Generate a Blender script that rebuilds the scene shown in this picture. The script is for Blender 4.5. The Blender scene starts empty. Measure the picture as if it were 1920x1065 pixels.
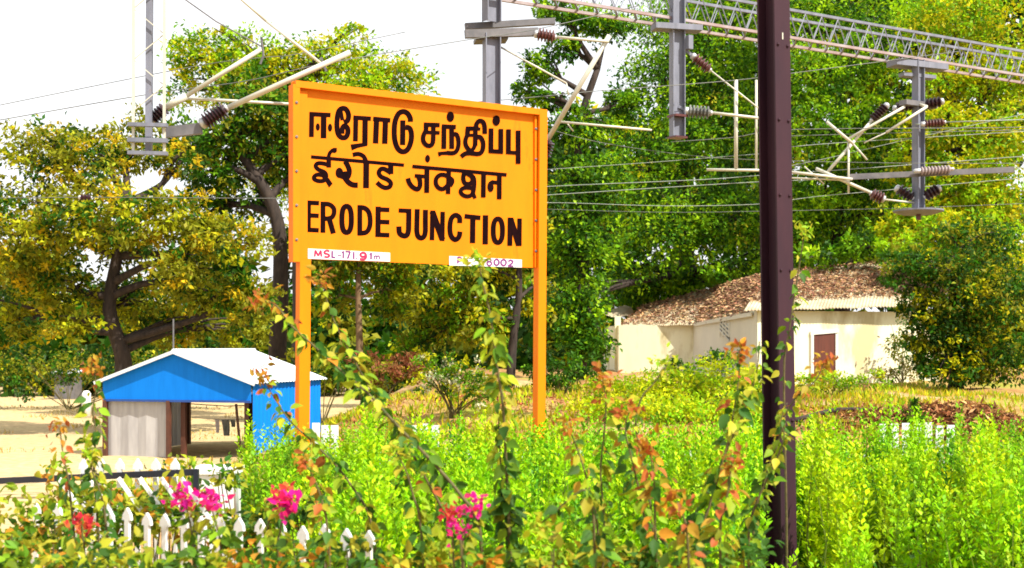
import bpy, math, random
import numpy as np
from mathutils import Vector, Matrix

scene = bpy.context.scene
col = scene.collection

# ------------------------------------------------------------------ camera
F = 2400.0                      # focal length in photo pixels (photo 1920 wide)
HORIZON = 648.0                 # photo row of the horizon
EYE = 2.5
cam_data = bpy.data.cameras.new("camera")
cam = bpy.data.objects.new("camera", cam_data)
col.objects.link(cam)
cam.location = (0, 0, EYE)
cam.rotation_euler = (math.radians(90), 0, 0)
cam_data.sensor_width = 36.0
cam_data.lens = 36.0 * F / 1920.0
cam_data.shift_y = (HORIZON - 532.5) / 1920.0
cam_data.clip_end = 3000
cam_data.dof.use_dof = True
cam_data.dof.focus_distance = 17.0
cam_data.dof.aperture_fstop = 3.0
scene.camera = cam

# ------------------------------------------------------------------ sky, sun, exposure
SUN = Vector((0.62, -0.50, 0.95)).normalized()      # direction towards the sun
elev = math.asin(SUN.z)
azim = math.atan2(SUN.x, SUN.y)
world = bpy.data.worlds.new("World")
scene.world = world
world.use_nodes = True
wn, wl = world.node_tree.nodes, world.node_tree.links
wn.clear()
sky = wn.new("ShaderNodeTexSky")
sky.sky_type = 'NISHITA'
sky.sun_disc = False
sky.sun_elevation = elev
sky.sun_rotation = azim
sky.dust_density = 4.0
sky.air_density = 1.2
tc = wn.new("ShaderNodeTexCoord")
nz = wn.new("ShaderNodeTexNoise"); nz.inputs["Scale"].default_value = 2.2; nz.inputs["Detail"].default_value = 6
rp = wn.new("ShaderNodeValToRGB")
rp.color_ramp.elements[0].position = 0.25; rp.color_ramp.elements[0].color = (0.72, 0.72, 0.72, 1)
rp.color_ramp.elements[1].position = 0.6; rp.color_ramp.elements[1].color = (1, 1, 1, 1)
mx = wn.new("ShaderNodeMixRGB"); mx.inputs[2].default_value = (7.6, 7.7, 7.9, 1)
bg = wn.new("ShaderNodeBackground"); bg.inputs[1].default_value = 0.10
wo = wn.new("ShaderNodeOutputWorld")
wl.new(tc.outputs["Generated"], nz.inputs["Vector"])
wl.new(nz.outputs["Fac"], rp.inputs[0]); wl.new(rp.outputs[0], mx.inputs[0])
wl.new(sky.outputs[0], mx.inputs[1]); wl.new(mx.outputs[0], bg.inputs[0]); wl.new(bg.outputs[0], wo.inputs[0])

sd = bpy.data.lights.new("sun", 'SUN')
sd.energy = 5.0; sd.angle = math.radians(0.5); sd.color = (1.0, 0.94, 0.82)
so = bpy.data.objects.new("sun", sd); col.objects.link(so)
so.rotation_euler = (-SUN).to_track_quat('-Z', 'Y').to_euler()
so.location = (20, -20, 40)

vs = scene.view_settings
vs.view_transform = 'Standard'; vs.look = 'None'; vs.exposure = 0.85; vs.gamma = 1.0
scene.cycles.pixel_filter_type = 'BLACKMAN_HARRIS'
scene.cycles.filter_width = 1.7
scene.cycles.max_bounces = 8
scene.cycles.use_denoising = True

# ------------------------------------------------------------------ helpers
def P(x, y, Y):
    """World point seen at photo pixel (x, y) standing Y metres away."""
    return Vector(((x - 960.0) / F * Y, Y, EYE + (HORIZON - y) / F * Y))

def tag(o, label=None, cat=None, group=None, kind=None):
    if label: o["label"] = label
    if cat: o["category"] = cat
    if group: o["group"] = group
    if kind: o["kind"] = kind
    return o

def thing(name, loc, label, cat, group=None):
    o = bpy.data.objects.new(name, None)
    o.empty_display_size = 0.2
    o.location = loc
    col.objects.link(o)
    return tag(o, label, cat, group)

def root_loc(parent):
    while parent is not None and parent.parent is not None:
        parent = parent.parent
    return Vector(parent.location) if parent is not None else Vector((0, 0, 0))

class MB:
    def __init__(self):
        self.v = []; self.f = []
    def add(self, vs_, fs_):
        b = len(self.v)
        self.v.extend([tuple(p) for p in vs_])
        self.f.extend([tuple(i + b for i in f) for f in fs_])
        return self
    def box(self, c, sx, sy, sz, ax=None, ay=None, az=None):
        c = Vector(c); ax = ax or Vector((1, 0, 0)); ay = ay or Vector((0, 1, 0)); az = az or Vector((0, 0, 1))
        vs_ = [c + ax * (sx / 2 * i) + ay * (sy / 2 * j) + az * (sz / 2 * k)
               for k in (-1, 1) for j in (-1, 1) for i in (-1, 1)]
        return self.add(vs_, [(0, 2, 3, 1), (4, 5, 7, 6), (0, 1, 5, 4), (2, 6, 7, 3), (0, 4, 6, 2), (1, 3, 7, 5)])
    def bar(self, a, b, w, h, side=None):
        """square-section bar from a to b"""
        a = Vector(a); b = Vector(b); d = (b - a); L = d.length; d.normalize()
        s = side or (Vector((0, 0, 1)) if abs(d.z) < 0.9 else Vector((0, 1, 0)))
        x = d.cross(s).normalized(); y = x.cross(d).normalized()
        return self.box((a + b) / 2, w, h, L, x, y, d)
    def tube(self, pts, rad, n=8, caps=True):
        pts = [Vector(p) for p in pts]
        if not hasattr(rad, '__len__'): rad = [rad] * len(pts)
        up = Vector((0.13, 0.31, 0.94)).normalized()
        rings = []
        for i, p in enumerate(pts):
            d = (pts[min(i + 1, len(pts) - 1)] - pts[max(i - 1, 0)]).normalized()
            u = up if abs(d.dot(up)) < 0.95 else Vector((1, 0, 0))
            x = d.cross(u).normalized(); y = d.cross(x)
            rings.append([p + (x * math.cos(2 * math.pi * k / n) + y * math.sin(2 * math.pi * k / n)) * rad[i] for k in range(n)])
        vs_ = [q for r in rings for q in r]
        fs_ = [(i * n + k, i * n + (k + 1) % n, (i + 1) * n + (k + 1) % n, (i + 1) * n + k)
               for i in range(len(pts) - 1) for k in range(n)]
        if caps:
            fs_.append(tuple(range(n - 1, -1, -1))); fs_.append(tuple((len(pts) - 1) * n + k for k in range(n)))
        return self.add(vs_, fs_)
    def lathe(self, a, b, prof, n=14):
        """prof: (t along a->b, radius)"""
        a = Vector(a); b = Vector(b); d = (b - a).normalized()
        u = Vector((0, 0, 1)) if abs(d.z) < 0.9 else Vector((1, 0, 0))
        x = d.cross(u).normalized(); y = d.cross(x)
        vs_ = [a + (b - a) * t + (x * math.cos(2 * math.pi * k / n) + y * math.sin(2 * math.pi * k / n)) * r for t, r in prof for k in range(n)]
        m = len(prof)
        fs_ = [(i * n + k, i * n + (k + 1) % n, (i + 1) * n + (k + 1) % n, (i + 1) * n + k) for i in range(m - 1) for k in range(n)]
        fs_.append(tuple(range(n - 1, -1, -1))); fs_.append(tuple((m - 1) * n + k for k in range(n)))
        return self.add(vs_, fs_)
    def prism(self, poly, d):
        """closed polygon extruded by vector d"""
        n = len(poly); d = Vector(d)
        vs_ = [Vector(p) for p in poly] + [Vector(p) + d for p in poly]
        fs_ = [tuple(range(n)), tuple(range(2 * n - 1, n - 1, -1))] + [(i, i + n, (i + 1) % n + n, (i + 1) % n) for i in range(n)]
        return self.add(vs_, fs_)
    def build(self, name, mat, parent=None, smooth=False):
        me = bpy.data.meshes.new(name)
        o0 = root_loc(parent)
        me.from_pydata([(p[0] - o0.x, p[1] - o0.y, p[2] - o0.z) for p in self.v], [], self.f)
        me.materials.append(mat)
        if smooth:
            for p in me.polygons: p.use_smooth = True
        me.update()
        import bmesh
        bm = bmesh.new(); bm.from_mesh(me); bmesh.ops.recalc_face_normals(bm, faces=bm.faces); bm.to_mesh(me); bm.free()
        o = bpy.data.objects.new(name, me)
        col.objects.link(o)
        if parent is not None: o.parent = parent
        return o

def smooth_path(pts, n=6):
    pts = [Vector(p) for p in pts]
    if len(pts) < 3: return pts
    out = []
    for i in range(len(pts) - 1):
        p0 = pts[max(i - 1, 0)]; p1 = pts[i]; p2 = pts[i + 1]; p3 = pts[min(i + 2, len(pts) - 1)]
        for k in range(n):
            t = k / n
            out.append(0.5 * ((2 * p1) + (p2 - p0) * t + (2 * p0 - 5 * p1 + 4 * p2 - p3) * t * t + (3 * p1 - p0 - 3 * p2 + p3) * t ** 3))
    out.append(pts[-1])
    return out

# ------------------------------------------------------------------ materials
def new_mat(name):
    m = bpy.data.materials.new(name); m.use_nodes = True
    nt = m.node_tree; nt.nodes.clear()
    out = nt.nodes.new("ShaderNodeOutputMaterial")
    return m, nt, out

def surf(name, c1, c2=None, scale=4.0, rough=0.6, metal=0.0, bump=0.0, c3=None, pos=(0.35, 0.65), stretch=None, spec=0.4):
    """principled surface with object-space noise between two (three) colours"""
    m, nt, out = new_mat(name)
    p = nt.nodes.new("ShaderNodeBsdfPrincipled")
    p.inputs["Roughness"].default_value = rough; p.inputs["Metallic"].default_value = metal
    p.inputs["Specular IOR Level"].default_value = spec
    nt.links.new(p.outputs[0], out.inputs[0])
    t = nt.nodes.new("ShaderNodeTexCoord"); mp = nt.nodes.new("ShaderNodeMapping")
    if stretch: mp.inputs["Scale"].default_value = stretch
    n = nt.nodes.new("ShaderNodeTexNoise"); n.inputs["Scale"].default_value = scale; n.inputs["Detail"].default_value = 8; n.inputs["Roughness"].default_value = 0.62
    r = nt.nodes.new("ShaderNodeValToRGB")
    c2 = c2 or c1
    r.color_ramp.elements[0].position = pos[0]; r.color_ramp.elements[0].color = (*c1, 1)
    r.color_ramp.elements[1].position = pos[1]; r.color_ramp.elements[1].color = (*c2, 1)
    if c3:
        e = r.color_ramp.elements.new(min(pos[1] + 0.1, 0.95)); e.color = (*c3, 1)
    nt.links.new(t.outputs["Object"], mp.inputs[0]); nt.links.new(mp.outputs[0], n.inputs["Vector"])
    nt.links.new(n.outputs["Fac"], r.inputs[0]); nt.links.new(r.outputs[0], p.inputs["Base Color"])
    if bump:
        b = nt.nodes.new("ShaderNodeBump"); b.inputs["Strength"].default_value = bump; b.inputs["Distance"].default_value = 0.02
        nt.links.new(n.outputs["Fac"], b.inputs["Height"]); nt.links.new(b.outputs[0], p.inputs["Normal"])
    return m

def leaf_mat(name, trans=0.38, rough=0.45, spec=0.35):
    m, nt, out = new_mat(name)
    a = nt.nodes.new("ShaderNodeAttribute"); a.attribute_name = "Col"
    p = nt.nodes.new("ShaderNodeBsdfPrincipled"); p.inputs["Roughness"].default_value = rough
    p.inputs["Specular IOR Level"].default_value = spec
    t = nt.nodes.new("ShaderNodeBsdfTranslucent")
    x = nt.nodes.new("ShaderNodeMixShader"); x.inputs[0].default_value = trans
    nt.links.new(a.outputs["Color"], p.inputs["Base Color"]); nt.links.new(a.outputs["Color"], t.inputs["Color"])
    nt.links.new(p.outputs[0], x.inputs[1]); nt.links.new(t.outputs[0], x.inputs[2]); nt.links.new(x.outputs[0], out.inputs[0])
    return m

M = {}
M["leaf"] = leaf_mat("leaf_surface", trans=0.42, spec=0.18, rough=0.55)
M["weed"] = leaf_mat("weed_leaf", trans=0.34, spec=0.12)
M["bract"] = leaf_mat("flower_bract", trans=0.5, spec=0.1)
M["litter"] = leaf_mat("dry_leaf", trans=0.15, spec=0.1, rough=0.8)
M["bark"] = surf("bark", (0.018, 0.012, 0.010), (0.05, 0.034, 0.026), 9, 0.9, bump=0.6, stretch=(1, 1, 0.25))
M["bark_pale"] = surf("pale_bark", (0.12, 0.07, 0.035), (0.22, 0.14, 0.07), 9, 0.9, bump=0.6, stretch=(1, 1, 0.25))
M["stem"] = surf("green_stem", (0.06, 0.05, 0.015), (0.12, 0.10, 0.03), 20, 0.7)
M["yellow"] = surf("yellow_sign_paint", (0.72, 0.172, 0.001), (0.78, 0.200, 0.001), 1.6, 0.55, c3=(0.60, 0.130, 0.003), stretch=(1.6, 1.6, 0.35), bump=0.08, spec=0.15, pos=(.3, .62))
M["letter"] = surf("letter_paint", (0.006, 0.002, 0.003), (0.012, 0.003, 0.004), 6, 0.9, spec=0.03)
M["red_letter"] = surf("red_letter_paint", (0.45, 0.01, 0.06), (0.35, 0.01, 0.08), 9, 0.5)
M["violet_letter"] = surf("violet_letter_paint", (0.13, 0.02, 0.16), (0.2, 0.03, 0.16), 9, 0.5)
M["plate"] = surf("white_plate_paint", (0.80, 0.80, 0.80), (0.70, 0.70, 0.68), 3, 0.45)
M["pole"] = surf("maroon_pole_paint", (0.024, 0.008, 0.016), (0.038, 0.012, 0.020), 3, 0.6, c3=(0.045, 0.013, 0.016), stretch=(1, 1, 0.3), bump=0.1, spec=0.25)
M["steel"] = surf("galvanised_steel", (0.13, 0.14, 0.18), (0.20, 0.21, 0.27), 3, 0.6, metal=0.1, c3=(0.20, 0.15, 0.13), stretch=(2, 2, .5))
M["steel_dark"] = surf("dark_steel", (0.10, 0.10, 0.11), (0.17, 0.16, 0.17), 4, 0.6, metal=0.2)
M["steel_pale"] = surf("pale_tube_paint", (0.48, 0.47, 0.40), (0.58, 0.57, 0.48), 3, 0.45, metal=0.1)
M["steel_pink"] = surf("primer_steel", (0.26, 0.18, 0.18), (0.34, 0.30, 0.31), 2.0, 0.6, c3=(0.22, 0.09, 0.08))
M["porcelain"] = surf("brown_porcelain", (0.018, 0.007, 0.010), (0.032, 0.010, 0.013), 5, 0.3, spec=0.3)
M["porcelain_red"] = surf("red_brown_porcelain", (0.065, 0.018, 0.018), (0.11, 0.034, 0.03), 5, 0.35)
M["porcelain_grey"] = surf("grey_porcelain", (0.22, 0.23, 0.21), (0.06, 0.06, 0.055), 3, 0.3)
M["cap"] = surf("insulator_cap", (0.50, 0.52, 0.56), (0.40, 0.40, 0.42), 6, 0.4, metal=0.4)
M["wire"] = surf("wire_metal", (0.10, 0.11, 0.10), (0.16, 0.16, 0.15), 3, 0.5, metal=0.3)
M["wire_pale"] = surf("pale_wire_metal", (0.22, 0.26, 0.23), (0.28, 0.31, 0.27), 3, 0.6, metal=0.2)
M["blue"] = surf("blue_sheet_paint", (0.002, 0.155, 0.60), (0.003, 0.18, 0.68), 1.6, 0.6, stretch=(6, 6, 0.6), spec=0.12)
M["blue_trim"] = surf("dark_blue_paint", (0.01, 0.05, 0.22), (0.015, 0.07, 0.3), 3, 0.5)
M["roof"] = surf("white_roof_sheet", (0.70, 0.74, 0.78), (0.58, 0.62, 0.67), 2.5, 0.5, c3=(0.56, 0.52, 0.48), stretch=(2, 2, .5))
M["shed_grey"] = surf("grey_sheet", (0.30, 0.29, 0.30), (0.42, 0.41, 0.41), 2.2, 0.6, stretch=(3, 3, 0.4))
M["brown_steel"] = surf("brown_post_paint", (0.06, 0.022, 0.014), (0.10, 0.035, 0.02), 4, 0.6)
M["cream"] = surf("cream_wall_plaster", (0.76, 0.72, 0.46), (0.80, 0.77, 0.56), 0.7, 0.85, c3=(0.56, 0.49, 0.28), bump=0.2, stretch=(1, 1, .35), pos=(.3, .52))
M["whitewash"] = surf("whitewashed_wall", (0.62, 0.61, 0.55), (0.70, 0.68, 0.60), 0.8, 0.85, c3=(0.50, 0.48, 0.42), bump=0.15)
M["house_roof"] = surf("weathered_roof_sheet", (0.34, 0.27, 0.18), (0.52, 0.45, 0.30), 1.5, 0.8, c3=(0.28, 0.16, 0.11))
M["door"] = surf("maroon_door_paint", (0.085, 0.024, 0.016), (0.13, 0.036, 0.022), 2, 0.6, stretch=(5, 1, 0.5))
M["dark_hole"] = surf("dark_lattice", (0.12, 0.12, 0.11), (0.2, 0.2, 0.18), 5, 0.8)
M["white"] = surf("white_fence_paint", (0.78, 0.79, 0.80), (0.66, 0.66, 0.64), 5, 0.5, bump=0.1)
M["black"] = surf("black_gate_paint", (0.010, 0.012, 0.022), (0.02, 0.022, 0.035), 5, 0.45)
M["cloth"] = surf("dark_cloth", (0.05, 0.06, 0.05), (0.14, 0.14, 0.13), 5, 0.9)
M["cloth_pale"] = surf("pale_cloth", (0.55, 0.5, 0.5), (0.4, 0.36, 0.36), 5, 0.9)

def ground_mat():
    m, nt, out = new_mat("sandy_ground")
    p = nt.nodes.new("ShaderNodeBsdfPrincipled"); p.inputs["Roughness"].default_value = 0.95; p.inputs["Specular IOR Level"].default_value = 0.1
    t = nt.nodes.new("ShaderNodeTexCoord")
    n1 = nt.nodes.new("ShaderNodeTexNoise"); n1.inputs["Scale"].default_value = 0.35; n1.inputs["Detail"].default_value = 7
    n2 = nt.nodes.new("ShaderNodeTexNoise"); n2.inputs["Scale"].default_value = 5.0; n2.inputs["Detail"].default_value = 9
    r1 = nt.nodes.new("ShaderNodeValToRGB")
    r1.color_ramp.elements[0].position = 0.36; r1.color_ramp.elements[0].color = (0.52, 0.40, 0.20, 1)
    r1.color_ramp.elements[1].position = 0.56; r1.color_ramp.elements[1].color = (0.42, 0.27, 0.10, 1)
    e = r1.color_ramp.elements.new(0.47); e.color = (0.36, 0.17, 0.07, 1)
    e = r1.color_ramp.elements.new(0.68); e.color = (0.30, 0.31, 0.04, 1)
    r2 = nt.nodes.new("ShaderNodeValToRGB")
    r2.color_ramp.elements[0].position = 0.3; r2.color_ramp.elements[0].color = (0.62, 0.60, 0.56, 1)
    r2.color_ramp.elements[1].position = 0.7; r2.color_ramp.elements[1].color = (1, 1, 1, 1)
    mm = nt.nodes.new("ShaderNodeMixRGB"); mm.blend_type = 'MULTIPLY'; mm.inputs[0].default_value = 1
    b = nt.nodes.new("ShaderNodeBump"); b.inputs["Strength"].default_value = 0.6; b.inputs["Distance"].default_value = 0.06
    for n in (n1, n2): nt.links.new(t.outputs["Object"], n.inputs["Vector"])
    nt.links.new(n1.outputs["Fac"], r1.inputs[0]); nt.links.new(n2.outputs["Fac"], r2.inputs[0])
    nt.links.new(r2.outputs[0], mm.inputs[2])
    sx = nt.nodes.new("ShaderNodeSeparateXYZ"); mr = nt.nodes.new("ShaderNodeMapRange")
    mr.inputs["From Min"].default_value = -7.0; mr.inputs["From Max"].default_value = -4.0; mr.inputs["To Min"].default_value = 0.85; mr.inputs["To Max"].default_value = 0.0
    pm = nt.nodes.new("ShaderNodeMixRGB"); pm.inputs[2].default_value = (0.60, 0.46, 0.25, 1)
    nt.links.new(t.outputs["Object"], sx.inputs[0]); nt.links.new(sx.outputs[0], mr.inputs[0]); nt.links.new(mr.outputs[0], pm.inputs[0])
    nt.links.new(r1.outputs[0], pm.inputs[1]); nt.links.new(pm.outputs[0], mm.inputs[1])
    nt.links.new(mm.outputs[0], p.inputs["Base Color"]); nt.links.new(n2.outputs["Fac"], b.inputs["Height"])
    nt.links.new(b.outputs[0], p.inputs["Normal"]); nt.links.new(p.outputs[0], out.inputs[0])
    return m
M["ground"] = ground_mat()

# ------------------------------------------------------------------ leaf meshes
rng = np.random.default_rng(7)

def unit(a):
    return a / np.maximum(np.linalg.norm(a, axis=1, keepdims=True), 1e-9)

DIAMOND = np.array([[0, 0, 0], [0.45, 0.5, 0.10], [1, 0, -0.06], [0.45, -0.5, 0.10]])
DIAMOND_F = [(0, 1, 2, 3)]
OVATE = np.array([[0, 0, 0], [0.18, 0.36, 0.07], [0.42, 0.5, 0.09], [0.75, 0.27, 0.0], [1, 0, -0.16],
                  [0.75, -0.27, 0.0], [0.42, -0.5, 0.09], [0.18, -0.36, 0.07], [0.42, 0, -0.02]])
OVATE_F = [(0, 8, 2, 1), (8, 4, 3, 2), (0, 7, 6, 8), (8, 6, 5, 4)]

def leaves(name, c, axis, nrm, L, W, rgb, mat, parent=None, shape="diamond"):
    """one mesh of N leaves: c base points, axis along leaf, nrm up side, L, W sizes, rgb own colour"""
    tv, tf = (DIAMOND, DIAMOND_F) if shape == "diamond" else (OVATE, OVATE_F)
    c = np.asarray(c, float); N = len(c); k = len(tv)
    ax = unit(np.asarray(axis, float)); s = unit(np.cross(nrm, ax)); nn = np.cross(ax, s)
    L = np.broadcast_to(L, (N,))[:, None]; W = np.broadcast_to(W, (N,))[:, None]
    v = np.empty((N, k, 3))
    for i in range(k):
        v[:, i] = c + ax * L * tv[i, 0] + s * W * tv[i, 1] + nn * L * tv[i, 2]
    v = v.reshape(-1, 3) - np.array(root_loc(parent))
    nf = len(tf)
    fi = (np.array(tf)[None] + (np.arange(N) * k)[:, None, None]).reshape(-1)
    me = bpy.data.meshes.new(name)
    me.vertices.add(len(v)); me.vertices.foreach_set("co", v.astype(np.float32).ravel())
    me.loops.add(len(fi)); me.loops.foreach_set("vertex_index", fi.astype(np.int32))
    me.polygons.add(N * nf); me.polygons.foreach_set("loop_start", (np.arange(N * nf) * 4).astype(np.int32))
    me.update(calc_edges=True)
    a = me.attributes.new("Col", 'FLOAT_COLOR', 'POINT')
    cc = np.ones((N, k, 4)); cc[:, :, :3] = np.clip(np.asarray(rgb), 0, 1)[:, None, :]
    a.data.foreach_set("color", cc.astype(np.float32).ravel())
    me.materials.append(mat)
    o = bpy.data.objects.new(name, me); col.objects.link(o)
    if parent is not None: o.parent = parent
    return o

def jitter(base, n, amt=0.25):
    b = np.asarray(base, float)
    if b.ndim == 1: b = np.repeat(b[None], n, 0)
    g = 1 + rng.normal(0, amt, (n, 1))
    return np.clip(b * np.clip(g, 0.35, 1.9) * (1 + rng.normal(0, amt * 0.3, (n, 3))), 0.002, 0.9)

def crown_points(blobs, n, spread=0.16, per=22, shell=0.45):
    """cluster leaves in ellipsoids; blobs: (centre, rx, ry, rz). returns points, outward dirs, cluster ids"""
    w = np.array([(b[1] * b[2] * b[3]) ** (2 / 3) * (b[4] if len(b) > 4 else 1) for b in blobs]); w /= w.sum()
    pts, outs, ids = [], [], []; cid = 0
    for b, wi in zip(blobs, w):
        m = max(1, int(n * wi / per))
        d = unit(rng.normal(size=(m, 3)))
        r = (shell + (1 - shell) * rng.random((m, 1))) * (1 + 0.14 * rng.normal(size=(m, 1)))
        rad = np.array([b[1], b[2], b[3]])
        cc = np.array(b[0]) + d * r * rad
        rm = rad.mean()
        q = np.repeat(cc, per, 0) + rng.normal(size=(m * per, 3)) * (rm * spread) * np.array([1, 1, 0.7])
        pts.append(q); outs.append(np.repeat(d, per, 0)); ids.append(np.repeat(np.arange(m) + cid, per)); cid += m
    return np.concatenate(pts), np.concatenate(outs), np.concatenate(ids)

def crown(parent, blobs, n, size, palette, spread=0.16, per=22, shell=0.45, name="crown", mat="leaf", wid=0.5, droop=0.25, jit=0.19):
    pts, outs, ids = crown_points(blobs, n, spread, per, shell)
    N = len(pts)
    cols = np.array([p[0] for p in palette]); pw = np.array([p[1] for p in palette], float); pw /= pw.sum()
    ci = rng.choice(len(cols), size=ids.max() + 1, p=pw)
    rgb = cols[ci][ids]
    sw = rng.random(N) < 0.05
    rgb[sw] = cols[rng.choice(len(cols), size=sw.sum(), p=pw)]
    rgb = jitter(rgb, N, jit)
    ax = outs * 0.6 + rng.normal(size=(N, 3)); ax[:, 2] -= droop
    nrm = rng.normal(size=(N, 3)) * 0.75 + np.array([0, 0, 1.0])
    L = size * rng.uniform(0.6, 1.35, N)
    return leaves(name, pts, ax, nrm, L, L * wid, rgb, M[mat], parent)

def tree(name, label, base, trunk, blobs, n, size, palette, group=None, trunk_r=0.22, bark="bark", limbs=True, cat="tree", **kw):
    """trunk: list of points from base up; limbs run from trunk to each blob of leaves"""
    t = thing(name, base, label, cat, group)
    mb = MB()
    path = smooth_path([Vector(base)] + [Vector(p) for p in trunk], 4)
    k = len(path)
    mb.tube(path, [trunk_r * (1.25 if i == 0 else 1) * (1 - 0.6 * i / (k - 1)) for i in range(k)], 9)
    if limbs:
        for b in blobs:
            c = Vector(b[0])
            cand = [(abs((p - c).length - 0.0) + (3 if p.z > c.z else 0), i) for i, p in enumerate(path) if i > k * 0.35]
            i = min(cand)[1] if cand else k - 1
            s = path[i]
            r0 = trunk_r * 0.45
            mid = s.lerp(c, 0.5) + Vector((random.uniform(-.25, .25), random.uniform(-.25, .25), random.uniform(-0.1, 0.4)))
            lp = smooth_path([s, mid, c], 4)
            mb.tube(lp, [r0 * (1 - 0.75 * j / (len(lp) - 1)) for j in range(len(lp))], 6)
            for q in range(3):
                e = c + Vector((random.uniform(-1, 1) * b[1], random.uniform(-1, 1) * b[2], random.uniform(-.3, 1) * b[3])) * 0.8
                lq = smooth_path([mid, mid.lerp(e, .5) + Vector((0, 0, .15)), e], 3)
                mb.tube(lq, [r0 * .45 * (1 - 0.8 * j / (len(lq) - 1)) for j in range(len(lq))], 5)
    mb.build("trunk", M[bark], t, smooth=True)
    crown(t, blobs, n, size, palette, **kw)
    return t

def B(x, y, rx, ry, Y, dens=1.0):
    """ellipsoid of foliage centred at photo pixel x,y, Y metres off, radii given in photo pixels"""
    s = Y / F
    return (P(x, y, Y), rx * s, (rx + ry) / 2 * s, ry * s, dens)

random.seed(11)
# ------------------------------------------------------------------ ground
def sstep(a, b, x):
    t = np.clip((x - a) / (b - a), 0, 1); return t * t * (3 - 2 * t)
def gz(x, y):
    x = np.asarray(x, float); y = np.asarray(y, float)
    h = 1.12 * sstep(-6.2, -2.2, x + 0.02 * (y - 30)) * sstep(19.5, 30, y)
    h = h + 0.25 * sstep(34, 52, y) * sstep(-6, 0, x)
    bump = 0.06 * np.sin(x * 1.7 + 0.6 * y) + 0.05 * np.sin(0.9 * y - x * 2.3) + 0.03 * np.sin(3.1 * x + 2.2 * y)
    return h + bump * (.25 + .75 * sstep(-7, -3, x)) * sstep(17, 22, y) * sstep(120, 70, y)
def GZ(x, y): return float(gz(x, y))
xs = np.concatenate([np.array([-1500, -600, -250, -120, -70, -45]), np.arange(-32, 36, 0.5), np.array([45, 70, 120, 250, 600, 1500])])
ys = np.concatenate([np.array([-200, -60, -20, -5, 0, 4, 8, 12, 15]), np.arange(17, 62, 0.5), np.array([66, 72, 80, 95, 120, 200, 400, 900, 2500])])
XX, YY = np.meshgrid(xs, ys); ZZ = gz(XX, YY)
gm = MB(); nx = len(xs)
gm.v = list(zip(XX.ravel(), YY.ravel(), ZZ.ravel()))
gm.f = [(j * nx + i, j * nx + i + 1, (j + 1) * nx + i + 1, (j + 1) * nx + i) for j in range(len(ys) - 1) for i in range(nx - 1)]
tag(gm.build("ground", M["ground"], None, smooth=True), kind="structure")

# ------------------------------------------------------------------ station sign
A2 = Vector((P(545, 0, 17.35).x, 17.35, 0)); B2 = Vector((P(1020, 0, 19.52).x, 19.52, 0))
SU = (B2 - A2).normalized(); SN = Vector((SU.y, -SU.x, 0)); SZ = Vector((0, 0, 1))
SW = (B2 - A2).length
ZT = EYE + (HORIZON - 152) / F * 17.35; ZB = EYE + (HORIZON - 484.5) / F * 17.35
def on_board(x, y, off=0.0):
    """point on the board's front plane seen at a photo pixel, moved off metres off the plane along its normal"""
    d = Vector(((x - 960) / F, 1, (HORIZON - y) / F))
    o = Vector((0, 0, EYE))
    t = (A2 - o).dot(SN) / d.dot(SN)
    return o + d * t + SN * off
def bp(u, z, off=0.0): return A2 + SU * u + SZ * z + SN * off

sign = thing("station_sign", (A2 + B2) / 2, "big orange-yellow board on two orange posts, painted in three scripts with the English line below", "sign")
mb = MB()
mb.box(bp(SW / 2, (ZT + ZB) / 2, -0.03), SW - 0.06, 0.06, ZT - ZB, SU, SN, SZ)
mb.build("board", M["yellow"], sign)
mb = MB()
mb.box(bp(SW / 2 + 0.02, ZT - 0.045, 0.012), SW - 0.04, 0.15, 0.09, SU, SN, SZ)
mb.box(bp(0.05, (ZT + ZB) / 2 - 0.05, 0.005), 0.10, 0.16, ZT - ZB - 0.003, SU, SN, SZ)
mb.box(bp(SW - 0.17, (ZT + ZB) / 2 - 0.052, 0.0), 0.035, 0.07, ZT - ZB - 0.11, SU, SN, SZ)
mb.build("rim", M["yellow"], sign)
for (u, w, zt, lean) in ((0.195, 0.16, ZT - 0.12, -0.03), (SW - 0.065, 0.14, ZT - 0.02, -0.05)):
    mb = MB()
    top = bp(u, zt, -0.02 if u < 1 else 0.02); bot = bp(u + lean, 0.0, -0.02 if u < 1 else 0.02)
    if u < 1: top = bp(u, ZB - 0.0, -0.02)
    mb.bar(bot, top, w, 0.14, SN)
    if u < 1: mb.box(bp(u - 0.03, (ZT + ZB) / 2 - 0.06, 0.006), 0.13, 0.05, ZT - ZB - 0.125, SU, SN, SZ)
    mb.build("post", M["yellow"], sign)

mb = MB()
for u_ in (.05, SW - .17):
    for z_ in np.linspace(ZB + .25, ZT - .3, 5):
        mb.lathe(bp(u_, float(z_), .08 if u_ < 1 else .03), bp(u_, float(z_), .10 if u_ < 1 else .05), [(0, .022), (.7, .022), (1, .012)], 6)
mb.build("bolts", M["steel_dark"], sign)

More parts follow.
